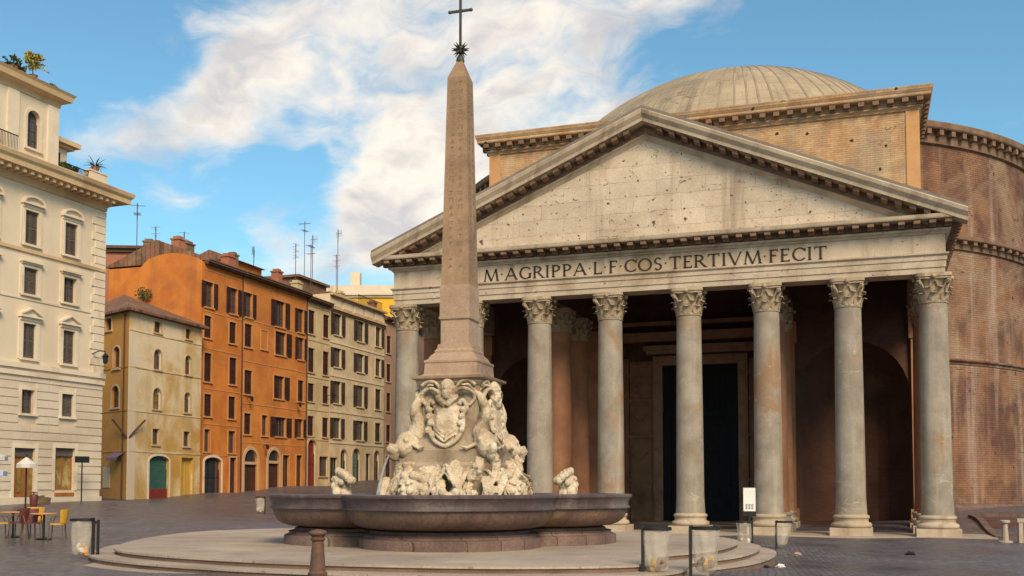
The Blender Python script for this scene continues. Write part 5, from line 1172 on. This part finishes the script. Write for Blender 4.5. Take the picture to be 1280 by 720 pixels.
# ------------------------------------------------------------------ things on roofs and terraces
def foliage(mb, c, r, n, size, mi=0, sq=(1, 1, 1), rr=rnd):
    for k in range(n):
        d = Vector((rr.gauss(0, 1), rr.gauss(0, 1), rr.gauss(0, 1))).normalized()*r*rr.random()**.4
        p = Vector(c)+Vector((d.x*sq[0], d.y*sq[1], d.z*sq[2]))
        u = Vector((rr.gauss(0, 1), rr.gauss(0, 1), rr.gauss(0, 1))).normalized(); w = u.cross(Vector((rr.gauss(0, 1), rr.gauss(0, 1), rr.gauss(0, 1)))).normalized()
        s = size*rr.uniform(.6, 1.3); mb.face([p-u*s, p+w*s*.5, p+u*s, p-w*s*.5], mi)
_wa = R(88.172)
def on_white(s, y, z): return (-30.05+math.cos(_wa)*s-math.sin(_wa)*y, -34.84+math.sin(_wa)*s+math.cos(_wa)*y, z)
def potted(name, loc, label, cat, ph, pr, crown, n, leafm, trunk=0, group=None, size=.09):
    T = thing(name, loc, rnd.uniform(0, 6), label, cat, group)
    p = MB(); p.lathe([(pr*.72, 0), (pr, ph), (pr*1.12, ph), (pr*1.12, ph*.86), (pr*1.02, ph*.84)][:3]+[(pr*.9, ph), (pr*.88, ph*.85)], 14); p.build('pot', M['terracotta'], T, 40)
    if trunk: t = MB(); t.tube([(0, 0, ph*.8), (.04, .02, ph+trunk*.5), (0, .05, ph+trunk)], [.035, .03, .02], 6); t.tube([(.03, .02, ph+trunk*.6), (.2, .1, ph+trunk*1.1)], [.02, .01], 5); t.tube([(.03, .02, ph+trunk*.6), (-.2, -.1, ph+trunk*1.15)], [.02, .01], 5); t.build('stem', M['timber'], T)
    f = MB()
    for q in range(5 if trunk else 3):
        a = q*1.9; foliage(f, (crown*rnd.uniform(.2, .65)*math.cos(a), crown*rnd.uniform(.2, .65)*math.sin(a), ph+trunk+crown*rnd.uniform(.1, .95)), crown*rnd.uniform(.3, .58), n, size, sq=(1, 1, rnd.uniform(.6, 1.2)))
    for q in range(10):
        a = rnd.uniform(0, 6.3); l_ = crown*rnd.uniform(.8, 1.5); up = rnd.uniform(-.3, 1.1)
        for k in range(10): t_ = k/9; foliage(f, (math.cos(a)*l_*t_, math.sin(a)*l_*t_, ph+trunk*.8+l_*up*t_-.3*t_*t_), .06, 2, size)
    f.build('leaves', leafm, T); return T
potted('potted_tree', on_white(16.75, .3, 24.2), 'small yellowing tree in a pot on the top cornice of the cream palazzo', 'potted tree', .35, .22, .62, 120, M['leaf_y'], .55)
potted('potted_shrub', on_white(15.45, .4, 24.2), 'dark green potted shrub nearer the left edge on the palazzo roof', 'potted plant', .4, .28, .42, 90, M['leaf'])
potted('potted_shrub', on_white(16.05, .45, 24.2), 'low green potted shrub right beside the small yellowing roof tree', 'potted plant', .35, .22, .3, 70, M['leaf'])
potted('potted_shrub', on_white(18.2, .5, 24.2), 'tiny potted plant at the right end of the upper palazzo roof', 'potted plant', .3, .2, .2, 50, M['leaf'])
T = thing('potted_palm', on_white(21.2, .05, 20.5), 0, 'spiky potted plant on the end pillar of the lower palazzo terrace', 'potted plant')
p = MB(); p.lathe([(.16, 0), (.22, .28), (.25, .3), (.2, .3)], 14); p.build('pot', M['terracotta'], T, 40)
p = MB()
for q in range(34):
    a = rnd.uniform(0, 6.3); up = rnd.uniform(.25, 1.5); l_ = rnd.uniform(.45, .85); w = .035; c_, s_ = math.cos(a), math.sin(a)
    P_ = [(c_*l_*t*math.cos(up*.6), s_*l_*t*math.cos(up*.6), .3+l_*up*t*.9-.35*t*t) for t in (0, .35, .7, 1)]
    for (A, B, wa, wb) in ((P_[0], P_[1], w*.6, w), (P_[1], P_[2], w, w*.8), (P_[2], P_[3], w*.8, .004)): p.face([(A[0]-s_*wa, A[1]+c_*wa, A[2]), (A[0]+s_*wa, A[1]-c_*wa, A[2]), (B[0]+s_*wb, B[1]-c_*wb, B[2]), (B[0]-s_*wb, B[1]+c_*wb, B[2])])
p.build('leaves', M['leaf'], T)
potted('potted_shrub', on_white(19.4, .6, 19.64), 'green shrub behind the dark railing of the lower palazzo terrace', 'potted plant', .4, .25, .5, 100, M['leaf'])
potted('potted_shrub', on_white(20.0, .7, 19.64), 'leafy shrub next to the pillar of the lower palazzo terrace', 'potted plant', .4, .25, .45, 90, M['leaf'])
v = MB(); foliage(v, (0, 0, .3), .7, 260, .11, sq=(1, 1.2, .9)); o = v.build('roof_ivy', M['leaf'], None, None, (-44.1, 9.45, 18.0)); tag(o, 'green ivy clump growing on the corner house roof against the orange gable', 'ivy')

def antenna_mesh(h, kind):
    mast = MB(); mast.tube([(0, 0, 0), (0, 0, h)], .035, 6)
    el = MB()
    el.tube([(0, 0, h-1.55), (0, 0, h-.05)], .045, 6)
    if kind == 0:
        el.tube([(-.7, 0, h-.25), (.7, 0, h-.25)], .02, 5)
        for k in range(8): x = -.65+k*.18; el.tube([(x, -.34+.02*k, h-.25), (x, .34-.02*k, h-.25)], .013, 4)
        el.tube([(0, -.5, h-1.0), (0, .5, h-1.0)], .02, 5)
        for k in range(6): y = -.45+k*.18; el.tube([(-.3, y, h-1.0), (.3, y, h-1.0)], .013, 4)
    elif kind == 1:
        for z in (h-.1, h-.7, h-1.3):
            el.tube([(-.42, 0, z), (.42, 0, z)], .016, 4); el.tube([(0, -.42, z-.2), (0, .42, z-.2)], .016, 4)
    else:
        el.tube([(-.9, 0, h-.6), (.5, 0, h-.45)], .02, 5)
        for k in range(6): x = -.8+k*.22; el.tube([(x, 0, h-.95), (x, 0, h-.2)], .013, 4)
    return mast.mesh('mast', M['iron_rust']), el.mesh('aerial', M['iron_rust'])
for (x, y, z0, z1, kd, lab) in [(-48.5, 13.9, 23.5, 27.5, 0, 'tall television mast on the faded red house, nearest the cream palazzo'), (-48.45, 16.4, 23.2, 26.0, 1, 'short aerial on the right end of the faded red house'),
        (-44.5, 15.2, 21.5, 24.9, 1, 'thin aerial on the roof ridge of the narrow orange house'), (-44.0, 25.5, 22.5, 25.8, 2, 'lone aerial on the roof of the wide orange house, left of the cluster'),
        (-42.6, 31.0, 21.8, 27.2, 1, 'leftmost mast of the aerial cluster above the straw coloured houses'), (-43.2, 33.8, 22.0, 30.2, 0, 'tallest mast in the aerial cluster above the straw coloured houses'), (-42.7, 34.6, 22.0, 28.9, 2, 'mast just right of the tallest one in the aerial cluster'),
        (-42.2, 33.4, 22.0, 27.6, 0, 'bushy low aerial in the middle of the aerial cluster'), (-43.7, 42.0, 22.1, 31.3, 2, 'high thin mast standing right of the aerial cluster, by the temple'), (-42.9, 40.2, 22.1, 28.0, 1, 'aerial on the terrace of the pale straw house')]:
    T = thing('television_aerial', (x, y, z0-1.2), rnd.uniform(0, 3), lab, 'aerial', 'television aerials on the roofs'); a, b = antenna_mesh(z1-z0+1.2, kd); inst('mast', a, T); inst('aerial_rods', b, T)

# ------------------------------------------------------------------ things on the square
def rubbish_stand(x, y, rz, label, h=.98, arm=.52, fill=None, double=False, lean=0, split=.0):
    T = thing('rubbish_bag_stand', (x, y, gz(x, y)), rz, label, 'rubbish stand', 'rubbish bag stands on the square')
    p = MB()
    p.box(-.03, .03, -.03, .03, -.1, h)
    if double: p.box(.09, .14, -.03, .03, -.1, h-.03); p.box(.031, .089, -.02, .02, h-.12, h-.06)
    p.box(-.03, .16 if double else .03, -.05, .05, -.02, .012); p.build('post', M['black'], T)
    a = MB(); c = Vector((-arm*.55, 0, h-.03)); n = 20
    ring = [(c.x+.25*math.cos(2*PI*k/n), c.y+.19*math.sin(2*PI*k/n), c.z) for k in range(n)]
    a.loft([[(c.x+r*math.cos(2*PI*k/n), c.y+r*.76*math.sin(2*PI*k/n), c.z+dz) for k in range(n)] for r, dz in ((.25, -.03), (.28, -.03), (.28, .03), (.25, .03), (.25, -.03))], cap=False)
    a.box(-.05, .02, -.03, .03, h-.045, h+.02); a.build('ring', M['black'], T, 40)
    b = MB(); rings = []
    for q in range(15):
        t = q/14; z = h-.05-(h-.16)*t; r = .245*(1-.16*t+.05*math.sin(5*t))*(1 if t < .92 else 1-(t-.92)*5)
        rings.append([(c.x+lean*t+(r*(1+.10*math.sin(3*2*PI*k/32+4*t)+.07*math.sin(7*2*PI*k/32-2*t)+.05*mnoise.noise(Vector((k*.7, q*.5, x)))))*math.cos(2*PI*k/32), c.y+(r*.76*(1+.10*math.sin(3*2*PI*k/32+4*t)+.07*math.sin(7*2*PI*k/32-2*t)))*math.sin(2*PI*k/32), z) for k in range(32)])
    b.loft(rings); b.build('bag', M['bag'], T, 60)
    if fill:
        f = MB()
        for k in range(9): f.ball((c.x+lean+rnd.uniform(-.13, .13), c.y+rnd.uniform(-.1, .1), .17+rnd.uniform(0, .18)), rnd.uniform(.05, .09), 7, mi=k % 2, jit=.4)
        f.build('rubbish', fill, T)
    return T
def bag_mat():
    m = mat('clear_bag_plastic', (.62, .56, .46), (.52, .46, .38), sc=5, rough=.35, bump=.5, bsc=10, spec=.5); nt = m.node_tree; N = nt.nodes; b = N['Principled BSDF']; b.inputs['Alpha'].default_value = .34
    return m
M['bag'] = bag_mat()
FILL = [M['sur_or'], M['white_paint']]; FILL2 = [M['yel_pl'], M['trav_side']]
rubbish_stand(-5.1, -41.7, R(20), 'black rubbish stand with clear bag and red litter, at the left before the palazzo', .98, .5, FILL, True)
rubbish_stand(8.27, -42.38, R(199), 'black rubbish stand with clear bag at the bottom edge, left one of the front pair', .98, .5, FILL2)
rubbish_stand(9.08, -41.78, R(195), 'black rubbish stand with clear bag holding yellow litter, right one of the front pair', 1.0, .55, FILL2)
rubbish_stand(8.62, -25.9, R(20), 'small distant rubbish stand under the white notice by the temple', .95, .5, FILL)
rubbish_stand(9.35, -25.1, R(200), 'small distant rubbish stand with its bag hanging askew, right of the white notice', .95, .5, None, False, .12)
rubbish_stand(-20.6, -9.4, R(40), 'far rubbish stand with pale bag just left of the fountain basin', 1.0, .5, FILL)
# notice on a post
x, y = 8.40, -24.5; T = thing('notice_post', (x, y, gz(x, y)), R(14), 'white notice panel with small print on a dark post before the temple door', 'notice')
p = MB(); p.box(-.03, .03, -.03, .03, -.1, 1.25); p.box(-.26, .22, -.02, .02, 1.06, 1.22); p.build('post', M['black'], T)
p = MB(); p.box(-.22, .20, -.035, -.0205, 1.24, 2.06); b = p.build('panel', M['white_paint'], T)
p = MB()
for k in range(4):
    for q in range(3): p.box(-.15+q*.1+.01*(k % 2), -.08+q*.1, -.04, -.0355, 1.32+k*.05, 1.345+k*.05)
p.build('print', M['black'], b)

# iron bollard in front of the steps
x, y = 3.153, -45.70; T = thing('iron_bollard', (x, y, .70), 0, 'rusty turned iron bollard in front of the fountain steps', 'bollard')
b = MB(); b.lathe([(.20, -.1), (.20, .10), (.185, .16), (.165, .20), (.155, .24), (.17, .27), (.17, .31), (.145, .34), (.125, .55), (.105, .80), (.10, .86)], 20); b.build('shaft', M['iron_rust'], T, 30)
b = MB(); b.lathe([(.10, .862), (.125, .88), (.13, .91), (.105, .93), (.12, .955), (.155, .985), (.16, 1.01), (.15, 1.03), (.10, 1.055), (.02, 1.07)], 20); b.build('cap', M['iron_rust'], T, 30)
# stone posts at the right
def stone_post(x, y, label):
    T = thing('stone_post', (x, y, gz(x, y)), 0, label, 'bollard', 'stone posts by the temple'); b = MB(); b.lathe([(.30, -.1), (.30, .04), (.24, .07)], 16); b.build('base', M['trav'], T, 30)
    b = MB(); b.lathe([(.15, .072), (.12, .5), (.11, .78), (.10, .80)], 14); b.build('shaft', M['trav'], T, 30); b = MB(); b.lathe([(.10, .802), (.20, .84), (.21, .92), (.16, .95)], 14); b.build('cap', M['trav'], T, 30); return T
stone_post(17.894, -12.676, 'pale stone post with flared cap near the right edge before the temple flank')
x, y = 18.9, -12.45; T = thing('stone_gate', (x, y, gz(x, y)), R(16), 'pale stone frame like a low gate, cut by the right edge of the view', 'stone frame')
for q in (-.42, .42): b = MB(); b.box(q-.09, q+.09, -.10, .10, -.1, .88); b.build('post', M['trav'], T); 
b = MB(); b.box(-.58, .58, -.13, .13, .88, 1.05); b.build('lintel', M['trav'], T); b = MB(); b.box(-.32, .32, -.03, .03, .05, .8); b.build('panel', M['dark_in'], T)

# cafe
def chair(x, y, rz, m, label):
    T = thing('cafe_chair', (x, y, gz(x, y)), rz, label, 'chair', 'cafe chairs at the left edge')
    b = MB(); n = 12
    b.prism([(.23*math.copysign(abs(math.cos(2*PI*k/n))**.7, math.cos(2*PI*k/n)), .22*math.copysign(abs(math.sin(2*PI*k/n))**.7, math.sin(2*PI*k/n))) for k in range(n)], 'z', .43, .47); b.build('seat', m, T)
    b = MB()
    for q in range(9):
        a = PI/2+(-1.15+2.3*q/8); b_ = PI/2+(-1.15+2.3*(q+1)/8)
        if q == 8: break
        b.loft([[(r*math.cos(t)*1.02, .02+r*math.sin(t)*.95, z) for r, t in ((.23+dz, a), (.23+dz, b_), (.25+dz, b_), (.25+dz, a))] for z, dz in ((.47, 0), (.70, .03), (.86, .05))])
    b.build('backrest', m, T)
    for sx in (-1, 1):
        for sy in (-1, 1): b = MB(); b.tube([(.21*sx, .20*sy, 0), (.18*sx, .17*sy, .43)], .018, 6); b.build('leg', M['sash'], T)
        b = MB(); b.tube([(.235*sx, .10, .66), (.25*sx, -.10, .66), (.22*sx, -.19, .44)], .016, 6); b.build('armrest', M['sash'], T)
    return T
cz = (-10.34, -38.12)
def atpx(dx, dd): return (-10.34+.947*dx-.321*dd, -38.12+.321*dx+.947*dd)
def cafe_table(dx, dd, label):
    x, y = atpx(dx, dd); T = thing('cafe_table', (x, y, gz(x, y)), 0, label, 'table', 'cafe tables at the left edge')
    b = MB(); b.lathe([(.33, .70), (.36, .715), (.36, .735), (.33, .74)], 24); b.build('tabletop', M['sur_or'], T); b = MB(); b.lathe([(.03, .03), (.03, .699)], 10); b.build('stem', M['black'], T)
    b = MB(); b.lathe([(.22, 0), (.20, .02), (.04, .05)], 16); b.build('foot', M['black'], T)
cafe_table(.35, .05, 'round red-brown cafe table between the dark red chair and the right yellow chair'); cafe_table(-.75, .5, 'round red-brown cafe table beside the left yellow chair')
for dx, dd, rz, m, lab in ((.78, -.05, R(-60), 'yel_pl', 'yellow wicker cafe chair, rightmost of the cafe group'), (.02, -.05, R(65), 'red_pl2', 'dark red cafe chair left of the round table'), (-.42, .15, R(-70), 'red_pl2', 'dark red cafe chair between the two tables'), (-.72, -.30, R(150), 'yel_pl', 'yellow wicker cafe chair at the left edge of the view'), (-.38, .95, R(10), 'yel_pl', 'yellow cafe chair behind the left table')):
    x, y = atpx(dx, dd); chair(x, y, rz, M[m], lab)
def parasol(x, y, h, r, m, label, drop=.45):
    T = thing('parasol', (x, y, gz(x, y)), rnd.uniform(0, .5), label, 'parasol', 'parasols before the palazzo')
    b = MB(); b.tube([(0, 0, 0), (0, 0, h+.1)], .04, 8); b.build('pole', M['black'], T); b = MB(); b.lathe([(.35, 0), (.33, .06), (.08, .10)], 14); b.build('foot', M['black'], T)
    c = MB(); n = 8; A = [(r*math.cos(2*PI*k/n), r*math.sin(2*PI*k/n), h-drop) for k in range(n)]; B = [(p[0], p[1], p[2]-.18) for p in A]
    for k in range(n):
        a, b2 = A[k], A[(k+1) % n]; c.face([a, b2, (0, 0, h)]); c.face([B[k], B[(k+1) % n], b2, a])
    c.build('canopy', m, T); return T
parasol(-24.2, -23.8, 2.5, .44, M['canvas'], 'small pale parasol on a dark pole before the orange shop door', .34)
parasol(-23.6, -26.9, 2.85, 1.0, M['canvas'], 'white parasol cut by the left edge of the view, the higher one', .4)
parasol(-20.9, -29.6, 2.1, .95, M['canvas_b'], 'bluish white parasol cut by the left edge of the view, the lower one', .25)
x, y = -27.5, -19.8; T = thing('litter_bin', (x, y, gz(x, y)), 0, 'dark maroon litter bin beside the orange shop door of the palazzo', 'bin'); b = MB(); b.lathe([(.14, 0), (.17, .1), (.21, .55), (.18, .62), (.09, .64)], 14); b.build('body', M['red_pl2'], T, 30); b = MB(); b.lathe([(.20, .68), (.21, .71), (.04, .76)], 14); b.build('lid', M['red_pl2'], T); b = MB(); b.box(-.02, .02, -.02, .02, .63, .70); b.build('hinge', M['black'], T)
x, y = -28.3, -15.5; T = thing('street_sign', (x, y, gz(x, y)), R(70), 'dark street sign on a thin pole at the right end of the palazzo front', 'sign'); b = MB(); b.tube([(0, 0, 0), (0, 0, 2.5)], .04, 6); b.build('pole', M['black'], T); b = MB(); b.box(-.4, .4, -.04, .04, 2.15, 2.5); b.build('sign_plate', M['black'], T)
x, y = -28.75, -17.9; T = thing('stone_trough', (x, y, gz(x, y)), R(88), 'small dark planter box at the foot of the palazzo', 'planter'); b = MB(); b.box(-.42, .42, -.16, .16, 0, .32, 0, -.03); b.build('box', M['marble_dark'], T); b = MB(); b.box(-.38, .38, -.12, .12, .321, .34); foliage(b, (0, 0, .36), .14, 60, .05, sq=(2.2, .8, .6)); b.build('leaves', M['leaf'], T)

# litter
def litter(x, y, r, m, label, name='litter', z=None, sq=(1, 1, .55)):
    b = MB(); b.ball((0, 0, 0), r, 9, jit=1.1, fr=2.4, sq=sq); b.ball((r*.8, r*.3, -r*.15), r*.55, 7, jit=1.1, fr=3, sq=sq); o = b.build(name, m, None, None, (x, y, (gz(x, y) if z is None else z)+r*.3)); tag(o, label, 'litter', 'scraps of litter on the paving')
litter(13.6, -25.6, .13, M['black'], 'crumpled dark litter alone on the setts right of the fountain')
litter(10.28, -35.7, .09, M['white_paint'], 'crumpled white paper on the setts right of the lowest step')
litter(10.0, -36.35, .07, M['black'], 'small black scrap on the setts beside the lowest step')
litter(10.2, -28.1, .11, M['trav'], 'grey scrap of litter lying beyond the fountain steps')
litter(-2.74, -42.2, .13, M['white_paint'], 'crumpled white litter on the left end of the fountain steps')
litter(2.3, -45.2, .12, M['black'], 'black crumpled bag lying left of the rusty bollard')

# sunken strip with kerb beside the portico
def flank():
    mb = MB(); xs = np.linspace(19.0, 34, 10); ys = np.linspace(-.3, 16, 9)
    I = [[mb.vert((x, y, gz(x, y)+.006)) for x in xs] for y in ys]
    for j in range(len(ys)-1):
        for i in range(len(xs)-1): mb.idx((I[j][i], I[j][i+1], I[j+1][i+1], I[j+1][i]))
    tag(mb.build('dark_earth', M['brick_in']), kind='structure')
    T = thing('kerb_wall', (0, 0, 0), 0, 'low pale kerb wall round the sunken strip on the right flank of the temple', 'wall')
    def bar(p, q, w, h):
        d = Vector((q[0]-p[0], q[1]-p[1])).normalized(); nn = Vector((-d.y, d.x))*w; n = 8; rings = []
        for k in range(n+1):
            c = Vector(p).lerp(Vector(q), k/n); z = gz(c.x, c.y)
            rings.append([(c.x-nn.x, c.y-nn.y, z-.3), (c.x+nn.x, c.y+nn.y, z-.3), (c.x+nn.x, c.y+nn.y, z+h), (c.x-nn.x, c.y-nn.y, z+h)])
        m = MB(); m.loft(rings); m.build('kerb', M['plinth'], T)
    bar((19.0, -.4), (19.0, 16.0), .2, .18); bar((19.3, 16.2), (34, 16.2), .25, .22); bar((19.3, -.5), (34, -.5), .2, .14)
flank()
